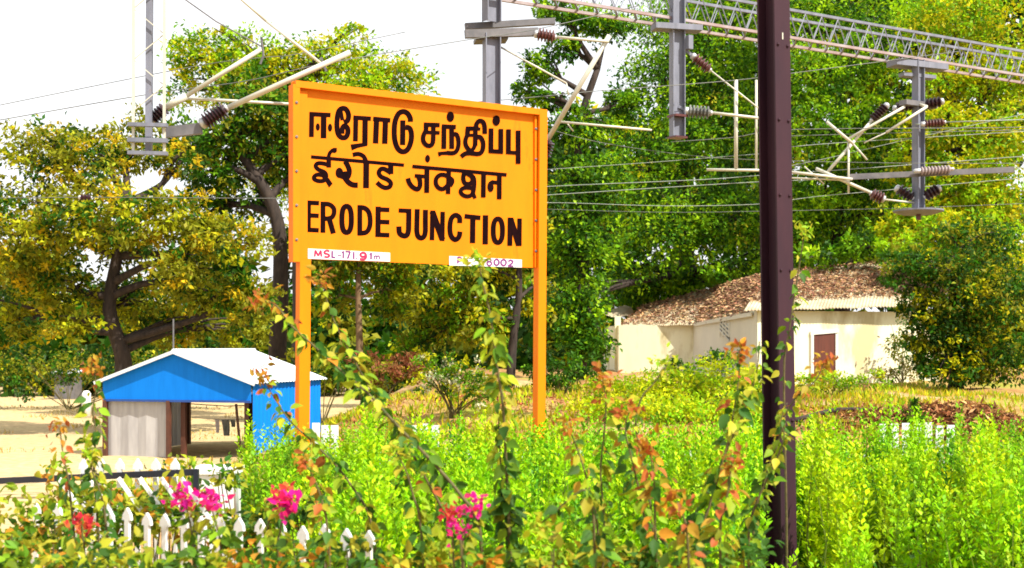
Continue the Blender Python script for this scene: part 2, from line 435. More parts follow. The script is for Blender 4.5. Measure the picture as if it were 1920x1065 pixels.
class Strokes:
    """brush strokes painted on the board; coordinates in an enlarged tile (x0, y0, scale)"""
    def __init__(self, x0, y0, s, off=0.002):
        self.t = (x0, y0, s); self.mb = MB(); self.k = 0; self.off = off; self.bold = 1.3 if off > .005 else 1.0
    def pt(self, x, y):
        return on_board(self.t[0] + x * self.t[2], self.t[1] + y * self.t[2], self.off + 0.00012 * self.k)
    def line(self, w, *pts, curve=False, closed=False):
        self.k += 1
        w *= self.bold
        pp = [Vector((x, y, 0)) for x, y in pts]
        if curve: pp = smooth_path(pp, 6)
        n = len(pp); L, R = [], []
        for i, p in enumerate(pp):
            if closed:
                d = pp[(i + 1) % n] - pp[(i - 1) % n]
            else:
                d = pp[min(i + 1, n - 1)] - pp[max(i - 1, 0)]
            d.normalize(); q = Vector((-d.y, d.x, 0)) * (w / 2)
            L.append(p + q); R.append(p - q)
        vs_ = [self.pt(a.x, a.y) for a in L] + [self.pt(a.x, a.y) for a in R]
        fs_ = [(i, (i + 1) % n, n + (i + 1) % n, n + i) for i in range(n if closed else n - 1)]
        self.mb.add(vs_, fs_)
        return self
    def curve(self, w, *pts): return self.line(w, *pts, curve=True)
    def ring(self, x, y, rx, ry, w, n=26, sq=1.0):
        pts = []
        for i in range(n):
            a = 2 * math.pi * i / n; c, s = math.cos(a), math.sin(a)
            pts.append((x + rx * math.copysign(abs(c) ** sq, c), y + ry * math.copysign(abs(s) ** sq, s)))
        return self.line(w, *pts, closed=True)
    def dot(self, x, y, rx, ry, n=18):
        self.k += 1
        self.mb.add([self.pt(x + rx * math.cos(2 * math.pi * i / n), y + ry * math.sin(2 * math.pi * i / n)) for i in range(n)], [tuple(range(n))])
        return self
    def poly(self, *pts):
        self.k += 1
        self.mb.add([self.pt(*p) for p in pts], [tuple(range(len(pts)))]); return self

K = 220 / 1920
# first line
s = Strokes(570, 190, K)
s.line(80, (126, 175), (120, 585)); s.line(74, (90, 208), (435, 226)); s.line(94, (322, 215), (318, 605))
s.dot(225, 420, 34, 62); s.dot(425, 432, 36, 66)
s.curve(84, (650, 345), (712, 315), (728, 225), (695, 140), (638, 115), (575, 150), (545, 260), (538, 420), (560, 535), (612, 590), (680, 588), (716, 520), (712, 445), (668, 400), (628, 440), (618, 530))
s.line(62, (598, 150), (628, 310))
s.line(80, (848, 240), (840, 655)); s.line(72, (805, 265), (1095, 285)); s.line(90, (1000, 275), (995, 720))
s.poly((760, 705), (1030, 670), (1032, 730), (880, 762), (780, 805))
s.line(74, (1130, 286), (1412, 312)); s.line(90, (1186, 290), (1170, 690)); s.line(90, (1332, 300), (1320, 695))
s.curve(86, (1740, 335), (1735, 270), (1690, 195), (1620, 168), (1545, 205), (1490, 330), (1475, 500), (1490, 660), (1540, 780), (1620, 825), (1700, 780), (1750, 650), (1755, 520), (1725, 440), (1660, 425))
s.line(86, (1616, 310), (1612, 715))
t2 = Strokes(780, 200, K); t2.k = 40
t2.line(70, (125, 292), (385, 302)); t2.line(76, (165, 290), (160, 410)); t2.line(58, (120, 418), (385, 428)); t2.line(74, (282, 290), (280, 560))
t2.curve(74, (150, 405), (118, 480), (118, 560), (160, 622), (220, 640), (268, 600), (280, 500))
t2.dot(560, 165, 62, 85); t2.line(70, (420, 322), (650, 334)); t2.line(78, (456, 310), (452, 690)); t2.line(78, (580, 320), (582, 690))
t2.curve(70, (610, 450), (662, 458), (690, 540), (690, 640), (660, 725), (600, 760), (500, 755))
t2.poly((355, 742), (540, 724), (540, 790), (420, 790), (370, 818))
t2.line(70, (812, 358), (960, 358)); t2.line(76, (845, 355), (838, 470)); t2.line(50, (815, 470), (1000, 465)); t2.line(74, (970, 340), (966, 640))
t2.curve(70, (840, 455), (808, 540), (810, 620), (850, 690), (910, 742)); t2.curve(64, (966, 600), (940, 680), (880, 735))
t2.curve(74, (985, 500), (1048, 500), (1090, 570), (1095, 660), (1070, 740), (1010, 772), (880, 760), (800, 770), (735, 818))
t2.curve(74, (985, 365), (985, 290), (1030, 235), (1090, 250), (1118, 320), (1122, 445)); t2.line(50, (960, 355), (1050, 368))
t2.dot(1310, 228, 62, 85); t2.line(78, (1225, 355), (1222, 750)); t2.line(68, (1190, 725), (1420, 740)); t2.line(78, (1385, 365), (1383, 770))
t2.line(78, (1510, 370), (1508, 775)); t2.line(60, (1470, 745), (1700, 760)); t2.line(78, (1668, 390), (1668, 935))
s.mb.add(t2.mb.v, t2.mb.f)
s.mb.build("lettering", M["letter"], sign)
# second line
h = Strokes(570, 270, 200 / 1920)
h.line(64, (125, 232), (1800, 382))
h.curve(66, (440, 240), (465, 160), (530, 105), (590, 105)); h.dot(545, 118, 48, 46)
h.line(84, (445, 250), (445, 425))
h.curve(76, (470, 388), (350, 352), (245, 350), (210, 400), (260, 460), (370, 510), (400, 580), (370, 650), (280, 668), (192, 640), (182, 590), (240, 552), (335, 562))
h.dot(380, 590, 55, 70); h.poly((370, 650), (445, 610), (515, 715), (450, 785))
h.curve(92, (740, 310), (790, 400), (815, 490), (790, 590), (720, 590), (650, 565), (620, 500)); h.dot(635, 520, 70, 95); h.dot(745, 565, 95, 75)
h.curve(98, (730, 600), (800, 690), (880, 735), (968, 740))
h.line(106, (1120, 300), (1115, 795)); h.curve(78, (875, 195), (980, 180), (1070, 222), (1115, 310))
h.line(96, (1560, 370), (1560, 540))
h.curve(82, (1570, 525), (1450, 452), (1380, 455), (1345, 520), (1390, 590), (1500, 640), (1560, 700), (1540, 768), (1460, 788), (1380, 752), (1310, 690))
g2 = Strokes(750, 280, 210 / 1920); g2.k = 40
g2.dot(470, 160, 42, 66); g2.line(60, (210, 292), (1825, 438))
g2.line(84, (460, 320), (455, 745)); g2.line(62, (250, 452), (440, 466))
g2.curve(80, (300, 440), (335, 520), (340, 620), (300, 682), (220, 650), (160, 580), (132, 495))
g2.curve(74, (835, 475), (760, 440), (680, 442), (620, 500), (614, 590), (660, 660), (730, 680), (800, 630), (840, 560))
g2.curve(62, (820, 470), (890, 515), (895, 570), (860, 630)); g2.dot(850, 550, 45, 60); g2.line(76, (835, 360), (820, 765))
g2.curve(74, (1095, 400), (1082, 500), (1110, 580), (1190, 590), (1242, 530), (1215, 450), (1130, 410))
g2.curve(78, (1180, 430), (1250, 480), (1268, 560), (1262, 660), (1245, 760)); g2.line(70, (1135, 370), (1135, 430))
g2.curve(70, (1240, 665), (1130, 655), (1052, 685), (1040, 740), (1100, 795), (1190, 800), (1262, 740)); g2.line(60, (1245, 740), (1285, 840))
g2.line(80, (1430, 400), (1425, 825)); g2.line(80, (1700, 430), (1698, 855)); g2.line(64, (1560, 562), (1700, 572))
g2.curve(74, (1605, 560), (1545, 590), (1535, 660), (1565, 705)); g2.dot(1550, 655, 52, 76)
h.mb.add(g2.mb.v, g2.mb.f)
h.mb.build("lettering", M["letter"], sign)
# third line
e = Strokes(565, 370, K)
e.line(66, (126, 50), (121, 565)); e.line(74, (95, 86), (290, 96)); e.line(74, (130, 296), (285, 303)); e.line(74, (92, 530), (285, 540))
e.line(80, (354, 70), (352, 580)); e.curve(76, (318, 108), (450, 115), (522, 170), (536, 240), (510, 315), (450, 345), (370, 348)); e.line(86, (452, 340), (524, 592))
e.ring(740, 360, 78, 214, 86, sq=0.8)
e.line(80, (956, 128), (955, 622)); e.curve(80, (918, 165), (1030, 175), (1100, 240), (1126, 370), (1110, 500), (1050, 575), (918, 588))
e.line(86, (1256, 150), (1252, 648)); e.line(74, (1215, 196), (1440, 206)); e.line(74, (1250, 400), (1440, 407)); e.line(74, (1212, 610), (1440, 620))
e.line(70, (1590, 214), (1800, 224)); e.curve(86, (1758, 195), (1756, 400), (1750, 550), (1720, 622), (1660, 626), (1605, 580), (1595, 475))
f = Strokes(770, 370, K); f.k = 30
f.curve(82, (106, 192), (101, 400), (100, 560), (122, 640), (170, 664), (215, 640), (238, 560), (239, 400), (241, 204))
f.line(74, (357, 215), (346, 700)); f.line(74, (522, 236), (516, 712)); f.line(96, (352, 230), (518, 690))
f.curve(80, (800, 420), (795, 330), (730, 292), (665, 345), (640, 480), (655, 620), (720, 690), (785, 652), (806, 560))
f.line(74, (880, 308), (1140, 336)); f.line(86, (1016, 310), (1010, 748)); f.line(88, (1222, 292), (1218, 768))
f.ring(1425, 545, 76, 194, 80, sq=0.85)
f.line(80, (1626, 330), (1620, 792)); f.line(74, (1780, 345), (1776, 795)); f.line(92, (1632, 345), (1768, 785))
e.mb.add(f.mb.v, f.mb.f)
e.mb.build("lettering", M["letter"], sign)
# two white plates
pl = MB().prism([on_board(577, 466, 0.001), on_board(731, 474, 0.001), on_board(731, 490.5, 0.001), on_board(577, 485, 0.001)], SN * 0.006).build("plate", M["plate"], sign)
m = Strokes(560, 460, 200 / 1920, 0.0085)
m.line(26, (285, 205), (296, 88)); m.line(26, (296, 88), (350, 192)); m.line(26, (350, 192), (394, 90)); m.line(26, (394, 90), (405, 205))
m.curve(28, (552, 110), (500, 96), (460, 116), (466, 146), (520, 160), (546, 186), (520, 212), (456, 205))
m.ring(1155, 170, 48, 36, 32); m.curve(32, (1204, 165), (1206, 220), (1170, 252), (1095, 245))
m.mb.build("lettering", M["red_letter"], pl)
m = Strokes(560, 460, 200 / 1920, 0.0085)
m.line(26, (600, 100), (598, 226)); m.line(24, (598, 216), (655, 222)); m.dot(690, 135, 9, 9); m.line(14, (695, 182), (765, 184))
m.line(24, (800, 104), (798, 236)); m.line(16, (772, 132), (800, 108)); m.line(24, (835, 114), (925, 116)); m.line(26, (922, 116), (876, 242))
m.line(26, (986, 118), (986, 247)); m.dot(1040, 237, 14, 14); m.line(26, (1300, 134), (1298, 252)); m.line(16, (1268, 165), (1300, 138))
m.line(17, (1356, 252), (1356, 188)); m.curve(17, (1356, 210), (1378, 188), (1400, 205), (1400, 252)); m.curve(17, (1400, 210), (1424, 188), (1446, 205), (1446, 252))
m.mb.build("lettering", M["violet_letter"], pl)
pl = MB().prism([on_board(842, 480, 0.001), on_board(978, 487, 0.001), on_board(978, 501.5, 0.001), on_board(842, 497.5, 0.001)], SN * 0.006).build("plate", M["plate"], sign)
m = Strokes(820, 470, 210 / 1920, 0.0085)
m.line(24, (346, 222), (350, 108)); m.curve(22, (350, 116), (398, 122), (410, 152), (394, 180), (350, 180)); m.line(20, (440, 230), (440, 158)); m.dot(440, 132, 11, 11)
m.line(20, (476, 238), (478, 162)); m.curve(20, (478, 182), (504, 164), (520, 182), (518, 238)); m.line(14, (770, 188), (800, 190))
m.ring(886, 164, 30, 26, 22); m.ring(886, 222, 38, 32, 22); m.ring(1010, 200, 40, 50, 24); m.ring(1130, 205, 43, 50, 24)
m.curve(24, (1212, 188), (1242, 166), (1286, 182), (1274, 216), (1208, 264)); m.line(22, (1205, 264), (1300, 266))
m.mb.build("lettering", M["violet_letter"], pl)

# ------------------------------------------------------------------ near steel pole
pole = thing("steel_pole", (P(1463, 0, 10.3).x, 10.3, 0), "tall near dark maroon H-section steel pole rising out of the weeds beside the house", "pole")
pb = Vector((P(1466, 0, 10.3).x, 10.3, 0)); pt_ = P(1449, -60, 10.3)
ang = math.radians(36)
fx = Vector((math.cos(ang), math.sin(ang), 0)); fy = Vector((-math.sin(ang), math.cos(ang), 0))
mb = MB()
for sgn in (-1, 1):
    off = fx * 0
    mb.bar(pb + fy * (sgn * 0.085), pt_ + fy * (sgn * 0.085), 0.18, 0.016, fy)
mb.build("flange", M["pole"], pole)
mb = MB(); pd_ = (pt_ - pb).normalized()
for z_ in (1.9, 2.5, 3.1, 3.7, 4.3, 4.9):
    for k_ in (-.055, .055):
        q_ = pb + pd_ * z_ - fy * .093 + fx * k_
        mb.lathe(q_, q_ - fy * .014, [(0, .013), (.6, .013), (1, .007)], 6)
mb.build("bolts", M["pole"], pole)
q_ = pb + pd_ * ((EYE + (HORIZON - 78) / F * 10.3)) - fy * .0945
MB().bar(q_, q_ + pd_ * .055, .012, .002, fy).build("painted_mark", M["steel_pale"], pole)
MB().bar(pb, pt_, 0.012, 0.152, fy).build("web", M["pole"], pole)

# ------------------------------------------------------------------ overhead portal and its drop arms
PD = (P(1812, 125, 26.6) - P(1480, 70, 24.1)); PD.z = 0; PD.normalize()
PN = Vector((PD.y, -PD.x, 0))
P0 = P(1480, 70, 24.1)
def portal_at(x):
    """point on the portal's lower front chord in photo column x"""
    # (P0.x + t PD.x) / (P0.y + t PD.y) = (x-960)/F
    k = (x - 960) / F
    t = (k * P0.y - P0.x) / (PD.x - k * PD.y)
    return P0 + PD * t
truss = thing("portal_truss", portal_at(1480), "long lattice girder spanning high over the tracks at the upper right", "truss")
ta, tb = -12.0, 10.0
for dz in (0, 0.52):
    for dn in (0, -0.5):
        MB().bar(P0 + PD * ta + SZ * dz + PN * dn, P0 + PD * tb + SZ * dz + PN * dn, 0.05, 0.05).build("chord", M["steel_pink"] if dz == 0 else M["steel"], truss)
mb = MB(); k = 0
t = ta
while t < tb - 0.3:
    for dn in (0.02, -0.52):
        mb.bar(P0 + PD * t + SZ * 0.03 + PN * dn, P0 + PD * (t + 0.21) + SZ * 0.49 + PN * dn, 0.018, 0.012)
        mb.bar(P0 + PD * (t + 0.21) + SZ * 0.49 + PN * dn, P0 + PD * (t + 0.42) + SZ * 0.03 + PN * dn, 0.018, 0.012)
    mb.bar(P0 + PD * t + SZ * 0.03, P0 + PD * (t + 0.42) + SZ * 0.03 - PN * 0.5, 0.03, 0.02)
    t += 0.42
mb.build("lacing", M["steel"], truss)

def mast_frame(x):
    q = portal_at(x) - PN * 0.25
    return q
def H_section(a, b, w, d, th=0.016, ax=None):
    """steel H between a and b"""
    ax = ax or PD; ay = (b - a).normalized().cross(ax).normalized()
    mb = MB()
    for s_ in (-1, 1):
        mb.bar(a + ax * (s_ * (w / 2 - th / 2)), b + ax * (s_ * (w / 2 - th / 2)), d, th, ax)
    mb.bar(a, b, th, w - 2 * th, ax)
    return mb

def insulator(parent, a, b, r, n=6, mat="porcelain", cap=True, capr=None):
    """ribbed insulator from a (cap end) to b"""
    a = Vector(a); b = Vector(b)
    prof = [(0.14, r * 0.5)]
    for i in range(n):
        t0 = 0.15 + 0.8 * i / n; dt = 0.8 / n
        prof += [(t0, r * 0.55), (t0 + dt * 0.2, r), (t0 + dt * 0.45, r * 0.97), (t0 + dt * 0.7, r * 0.55)]
    prof += [(0.96, r * 0.45)]
    ins = MB().lathe(a, b, prof).build("insulator", M[mat], parent, smooth=False)
    if cap:
        cr = capr or r * 0.62
        MB().lathe(a, b, [(-0.05, cr * 0.55), (0.0, cr), (0.13, cr), (0.17, cr * 0.6)]).build("cap", M["cap"], ins, smooth=True)
        MB().lathe(a, b, [(0.93, r * 0.42), (1.02, r * 0.42), (1.04, r * 0.25)]).build("ferrule", M["cap"], ins, smooth=True)
    return ins

def tubes(parent, segs, mat="steel_pale", name="tube"):
    for a, b, r in segs:
        MB().tube([a, b], r, 8).build(name, M[mat], parent, smooth=True)

# --- lattice drop arm at the far left
Y1 = 18.0
la = thing("drop_arm", P(280, 60, Y1), "slender white lattice drop arm with a stepped grey foot in front of the pale sky", "mast", "drop arms under the portal")
for x_, r_ in ((250, .035), (308, .035)):
    MB().bar(P(x_, -90, Y1), P(x_, 286, Y1), r_, r_).build("post", M["steel_pale"], la)
MB().bar(P(281, -90, Y1 + .12), P(279, 290, Y1 + .12), .085, .085).build("post", M["steel"], la)
mb = MB(); y = -80
while y < 200:
    mb.bar(P(250, y, Y1 + .03), P(308, y + 48, Y1 + .03), .014, .014); mb.bar(P(308, y + 48, Y1 + .03), P(250, y + 96, Y1 + .03), .014, .014); y += 96
mb.build("lacing", M["steel_pale"], la)
mb = MB()
for y_, w_ in ((233, .05), (262, .06), (286, .05)):
    mb.bar(P(240, y_, Y1 - .05), P(314, y_ + 2, Y1 - .05), .08, w_)
mb.build("foot_bar", M["steel"], la)
MB().bar(P(306, 249, Y1 + .16), P(378, 241, Y1 + .16), .10, .15).build("bracket", M["steel_dark"], la)

c1 = thing("cantilever", P(300, 210, Y1), "pale cantilever tube rising from a dark insulator held inside the left lattice arm", "cantilever", "cantilever arms")
insulator(c1, P(283, 226, Y1 + .25), P(312, 200, Y1 + .2), .10, 5)
tubes(c1, [(P(310, 202, Y1 + .2), P(350, 180, Y1 + .2), .05), (P(346, 182, Y1 + .2), P(490, 92, Y1 + .2), .032)])
MB().tube([P(490, 70, Y1 + .2), P(494, 105, Y1 + .2), P(488, 120, Y1 + .2)], .018, 6).build("wire_clamp", M["steel_dark"], c1)
MB().tube([P(492, 88, Y1 + .2), P(405, 40, Y1 + .2), P(250, -70, Y1 + .2)], .010, 6).build("stay_rod", M["steel_dark"], c1)

c2 = thing("cantilever", P(402, 213, Y1), "thick pale cantilever tube with a big dark ribbed insulator, ending above the sign's left corner", "cantilever", "cantilever arms")
insulator(c2, P(378, 233, Y1 + .1), P(425, 202, Y1 + .1), .128, 7)
tubes(c2, [(P(423, 204, Y1 + .1), P(657, 98, Y1 + .1), .040)])
tubes(c2, [(P(345, 184, Y1 + .35), P(560, 196, Y1 + .5), .022), (P(606, 122, Y1 + .1), P(500, 40, Y1 + .1), .022), (P(500, 40, Y1 + .1), P(420, -30, Y1 + .1), .022)])
MB().bar(P(602, 108, Y1 + .1), P(612, 134, Y1 + .1), .03, .03).build("wire_clamp", M["steel_dark"], c2)

# --- drop arm behind the sign
Y2 = 21.0
q2 = thing("drop_arm", P(922, 72, Y2), "grey H-section drop arm rising behind the top edge of the sign to a cross beam", "mast", "drop arms under the portal")
H_section(P(922, 300, Y2), P(922, 64, Y2), .26, .2, ax=Vector((1, 0, 0)).lerp(PD, .6).normalized()).build("post", M["steel"], q2)
mb = MB()
mb.bar(P(872, 64, Y2 - .14), P(1008, 60, Y2 + .12), .10, .13)
mb.bar(P(872, 50, Y2 + .16), P(1040, 40, Y2 + .42), .10, .10)
mb.bar(P(890, 76, Y2 + .12), P(950, 74, Y2 + .2), .34, .06)
mb.build("cross_beam", M["steel_dark"], q2)
H_section(P(922, 40, Y2), P(922, -70, Y2), .26, .2, ax=PD).build("hanger", M["steel"], q2)
c3 = thing("cantilever", P(1025, 66, Y2), "pale cantilever triangle hung from a red-brown insulator at the cross beam above the sign", "cantilever", "cantilever arms")
insulator(c3, P(1003, 63, Y2), P(1042, 70, Y2), .11, 5, "porcelain_red")
tubes(c3, [(P(1040, 69, Y2), P(1142, 78, Y2), .024), (P(1143, 66, Y2), P(1027, 262, Y2 + .5), .042), (P(938, 88, Y2 + .1), P(1062, 156, Y2 + .1), .016), (P(1062, 156, Y2 + .1), P(1066, 178, Y2 + .1), .012)])
insulator(c3, P(1020, 298, Y2 + .6), P(1030, 262, Y2 + .5), .11, 5, "porcelain", cap=False)
tubes(c3, [(P(1046, 228, Y2 + .4), P(1222, 244, Y2 + .4), .020), (P(1064, 232, Y2 + .45), P(1075, 246, Y2 + .45), .012)])

# --- drop arm left of the pole
Y3 = 22.7
q3 = thing("drop_arm", P(1270, 60, Y3), "grey H-section drop arm with a red rusty end plate hanging left of the maroon pole", "mast", "drop arms under the portal")
H_section(P(1270, 256, Y3), P(1270, -10, Y3), .23, .2, ax=Vector((1, 0, 0)).lerp(PD, .5).normalized()).build("post", M["steel"], q3)
mb = MB(); mb.box(P(1270, 258, Y3), .27, .25, .03, PD, PN, SZ); mb.build("end_plate", M["porcelain_red"], q3)
mb = MB(); mb.box(P(1270, 218, Y3), .27, .26, .04, PD, PN, SZ); mb.build("clamp", M["porcelain_red"], q3)
mb = MB(); mb.bar(P(1225, 50, Y3 - .1), P(1312, 55, Y3 + .1), .3, .10); mb.box(P(1291, 80, Y3 - .05), .10, .14, .24, PD, PN, SZ); mb.build("hanger", M["steel"], q3)
c4 = thing("cantilever", P(1312, 210, Y3), "cantilever frame with a grey and a brown insulator, just left of the maroon pole", "cantilever", "cantilever arms")
insulator(c4, P(1284, 208, Y3), P(1334, 212, Y3), .115, 6, "porcelain_grey")
tubes(c4, [(P(1332, 211, Y3), P(1430, 222, Y3), .026)])
insulator(c4, P(1298, 104, Y3), P(1332, 132, Y3), .10, 5, "porcelain_red")
tubes(c4, [(P(1330, 130, Y3), P(1452, 226, Y3), .014), (P(1380, 150, Y3 + .1), P(1380, 316, Y3 + .1), .034), (P(1418, 150, Y3 + .15), P(1418, 318, Y3 + .15), .022)])
tubes(c4, [(P(1325, 318, Y3 + .1), P(1470, 320, Y3 + .1), .026)])
MB().bar(P(1284, 206, Y3), P(1272, 200, Y3), .05, .05).build("bracket", M["steel"], c4)
MB().bar(P(1299, 105, Y3), P(1282, 92, Y3), .05, .05).build("bracket", M["steel"], c4)

# --- drop arm at the right
Y4 = 25.9
q4 = thing("drop_arm", P(1722, 120, Y4), "grey drop arm with round base plate hanging from the lattice girder at the right", "mast", "drop arms under the portal")
H_section(P(1722, 396, Y4), P(1722, 112, Y4), .19, .17, ax=PD).build("post", M["steel"], q4)
MB().lathe(P(1722, 402, Y4), P(1722, 392, Y4), [(0, .32), (.5, .5), (.8, .5), (1, .2)], 18).build("base_plate", M["steel"], q4)
mb = MB(); mb.box(P(1722, 196, Y4), .9, .2, .10, PD, PN, SZ); mb.build("cross_arm", M["steel_dark"], q4)
mb = MB(); mb.bar(P(1672, 118, Y4 - .1), P(1768, 128, Y4 + .3), .35, .12); mb.bar(P(1690, 140, Y4), P(1750, 146, Y4 + .2), .2, .07); mb.build("hanger", M["steel"], q4)
MB().bar(P(1590, 332, Y4 - .2), P(1900, 318, Y4 - .2), .07, .11).build("horizontal_bar", M["steel_dark"], q4)
MB().bar(P(1722, 398, Y4), P(1722, 412, Y4), .08, .08).build("stub", M["porcelain_red"], q4)
for (xa, ya, xb, yb, m_) in ((1680, 200, 1710, 197, "porcelain"), (1732, 197, 1758, 194, "porcelain"), (1682, 352, 1706, 374, "porcelain"), (1758, 352, 1732, 372, "porcelain"), (1640, 222, 1662, 202, "porcelain")):
    pass
c5 = thing("cantilever", P(1650, 210, Y4), "crossed pale cantilever tubes with dark insulators in front of the green trees at the right", "cantilever", "cantilever arms")
insulator(c5, P(1664, 196, Y4 - .2), P(1634, 226, Y4 - .2), .10, 6)
tubes(c5, [(P(1636, 224, Y4 - .2), P(1594, 274, Y4 - .2), .030), (P(1696, 200, Y4 - .25), P(1588, 262, Y4 - .25), .030), (P(1602, 264, Y4 - .2), P(1552, 322, Y4 - .2), .034),
           (P(1550, 228, Y4 - .3), P(1600, 270, Y4 - .3), .030), (P(1600, 270, Y4 - .3), P(1626, 300, Y4 - .3), .018), (P(1591, 268, Y4 - .25), P(1591, 362, Y4 - .25), .022)])
c6 = thing("cantilever", P(1645, 370, Y4), "low pale cantilever tube with a red-brown insulator below the dark horizontal bar", "cantilever", "cantilever arms")
insulator(c6, P(1658, 374, Y4 - .3), P(1632, 362, Y4 - .3), .12, 4, "porcelain_red")
tubes(c6, [(P(1634, 362, Y4 - .3), P(1530, 316, Y4 - .3), .034), (P(1470, 321, Y4 - .35), P(1598, 336, Y4 - .35), .030), (P(1470, 333, Y4 - .25), P(1590, 338, Y4 - .25), .018), (P(1508, 312, Y4 - .3), P(1545, 345, Y4 - .3), .014), (P(1658, 374, Y4 - .3), P(1716, 380, Y4), .02)])
c7 = thing("cantilever", P(1740, 205, Y4), "upper cantilever arm and insulators clamped round the right drop arm", "cantilever", "cantilever arms")
insulator(c7, P(1676, 204, Y4), P(1712, 196, Y4), .11, 4); insulator(c7, P(1768, 190, Y4), P(1732, 196, Y4), .11, 4)
insulator(c7, P(1680, 352, Y4), P(1712, 372, Y4), .12, 4); insulator(c7, P(1762, 352, Y4), P(1732, 370, Y4), .12, 4)
tubes(c7, [(P(1738, 200, Y4 - .3), P(1662, 248, Y4 - .3), .030), (P(1662, 248, Y4 - .3), P(1620, 268, Y4 - .3), .014), (P(1738, 200, Y4 - .3), P(1724, 196, Y4 - .1), .03)])
sp = thing("section_insulator", P(1755, 232, Y4), "pinkish ribbed strain insulator on a wire just right of the right drop arm", "insulator", "strain insulators")
insulator(sp, P(1728, 233, Y4 - .15), P(1772, 229, Y4 - .15), .085, 6, "porcelain_red")
tubes(sp, [(P(1770, 229, Y4 - .15), P(1930, 224, Y4 - .15), .012), (P(1716, 233, Y4 - .15), P(1730, 233, Y4 - .15), .012)], "wire_pale", "wire_end")
sp2 = thing("section_insulator", P(1755, 320, Y4), "long pink strain insulator lying along the dark horizontal bar", "insulator", "strain insulators")
insulator(sp2, P(1716, 321, Y4 - .32), P(1786, 317, Y4 - .32), .085, 9, "steel_pink")
tubes(sp2, [(P(1724, 328, Y4 - .3), P(1724, 318, Y4 - .3), .02), (P(1776, 326, Y4 - .3), P(1776, 317, Y4 - .3), .02)], "steel_dark", "bracket")

# --- wires
WIRES = [  # (x,y,Y) ..., radius, material, label
    ([(-40, 232, 19), (283, 176, 19), (461, 152, 19), (610, 119, 19), (875, 75, 20), (1010, 54, 21), (1200, 10, 22)], .0085, "wire", "dark wire rising from the left past the thick cantilever tube to the cross beam"),
    ([(-40, 205, 19.4), (356, 126, 19.4), (490, 108, 19.4), (560, 101, 19.4), (760, 60, 20)], .0075, "wire", "thin dark wire crossing the yellow-green treetop at the upper left"),
    ([(-40, 372, 24), (160, 370, 24), (545, 372, 24), (700, 372, 24)], .008, "wire", "level wire with a small dark clamp crossing the orange-leaved tree"),
    ([(700, 205, 21.3), (948, 187, 21.3), (1115, 171, 21.8), (1262, 160, 22.3), (1383, 150, 22.8), (1480, 138, 23.5), (1800, 96, 25)], .0085, "wire", "dark wire running from the sign's top to the vertical tube left of the pole"),
    ([(860, 362, 27), (1022, 350, 27), (1313, 337, 27), (1424, 329, 27), (1600, 317, 27), (1960, 290, 27)], .010, "wire_pale", "uppermost of the three pale wires right of the sign at mid height"),
    ([(860, 376, 27), (1022, 366, 27), (1240, 352, 27), (1424, 341, 27), (1590, 334, 27), (1960, 312, 27)], .010, "wire_pale", "middle of the three pale wires right of the sign at mid height"),
    ([(860, 388, 28), (1022, 380, 28), (1240, 386, 28), (1418, 383, 28), (1511, 371, 28), (1590, 363, 28), (1960, 330, 28)], .009, "wire_pale", "lowest pale wire right of the sign, running under the cantilevers"),
    ([(1258, 266, 24), (1372, 258, 24), (1486, 243, 24), (1811, 240, 24), (1960, 238, 24)], .009, "wire", "thin wire from the drop arm's rusty end plate across the right trees"),
    ([(1430, 262, 27), (1486, 255, 27), (1811, 246, 27), (1960, 243, 27)], .009, "wire", "thin wire just under the coil insulator's line at the right"),
    ([(1430, 280, 26), (1486, 275, 26), (1600, 266, 26), (1960, 244, 26)], .009, "wire_pale", "pale wire meeting the crossed cantilever tubes"),
    ([(1430, 322, 26), (1507, 306, 26), (1568, 293, 26), (1700, 262, 26), (1960, 205, 26)], .008, "wire_pale", "pale wire slanting up to the right below the crossed cantilever tubes"),
    ([(1022, 240, 25), (1130, 268, 25), (1300, 292, 25), (1430, 300, 25), (1700, 306, 25), (1960, 306, 25)], .007, "wire", "faint wire sagging through the green trees right of the sign"),
    ([(1022, 318, 26), (1200, 306, 26), (1430, 288, 26)], .007, "wire_pale", "faint pale wire halfway down the sign's right side"),
    ([(1022, 392, 29), (1240, 398, 29), (1430, 396, 29), (1700, 390, 29), (1960, 380, 29)], .007, "wire", "lowest dark wire against the trees above the house"),
]
for pts, r, m_, lab in WIRES:
    pp = smooth_path([P(*q) for q in pts], 5)
    o = MB().tube(pp, r * .85, 5).build("overhead_wire", M[m_], None, smooth=True)
    tag(o, lab, "wire", "overhead wires")
for (x_, y_, Y_) in ((158, 370, 24),):
    o = thing("wire_clamp", P(x_, y_, Y_), "small dark clamp on the level wire over the left tree", "clamp")
    insulator(o, P(148, 370, 24), P(172, 370, 24), .06, 3, "porcelain")

# ------------------------------------------------------------------ blue shed
shed = thing("blue_shed", (-7.3, 29.5, 0), "small open-fronted blue sheet shed with a white gabled roof", "shed")
fl = Vector((-.97, .25, 0)); bk = Vector((.25, .97, 0)); fl.normalize(); bk.normalize()
C0 = Vector((P(470, 0, 28).x, 28, 0)); SWd = 3.64; SD = 3.84
ZE, ZR, ZG = 1.71, 2.36, 1.25
def sp3(a, b, z): return C0 + fl * a + bk * b + SZ * z
gable = [sp3(0, 0, ZG), sp3(0, 0, ZE), sp3(SWd / 2, 0, ZR - .03), sp3(SWd, 0, ZE), sp3(SWd, 0, ZG)]
MB().prism(gable, bk * .03).build("gable", M["blue"], shed)
mb = MB(); mb.bar(sp3(-.0, -.012, ZG + .02), sp3(SWd, -.012, ZG + .02), .02, .05)
mb.build("gable_trim", M["blue_trim"], shed)
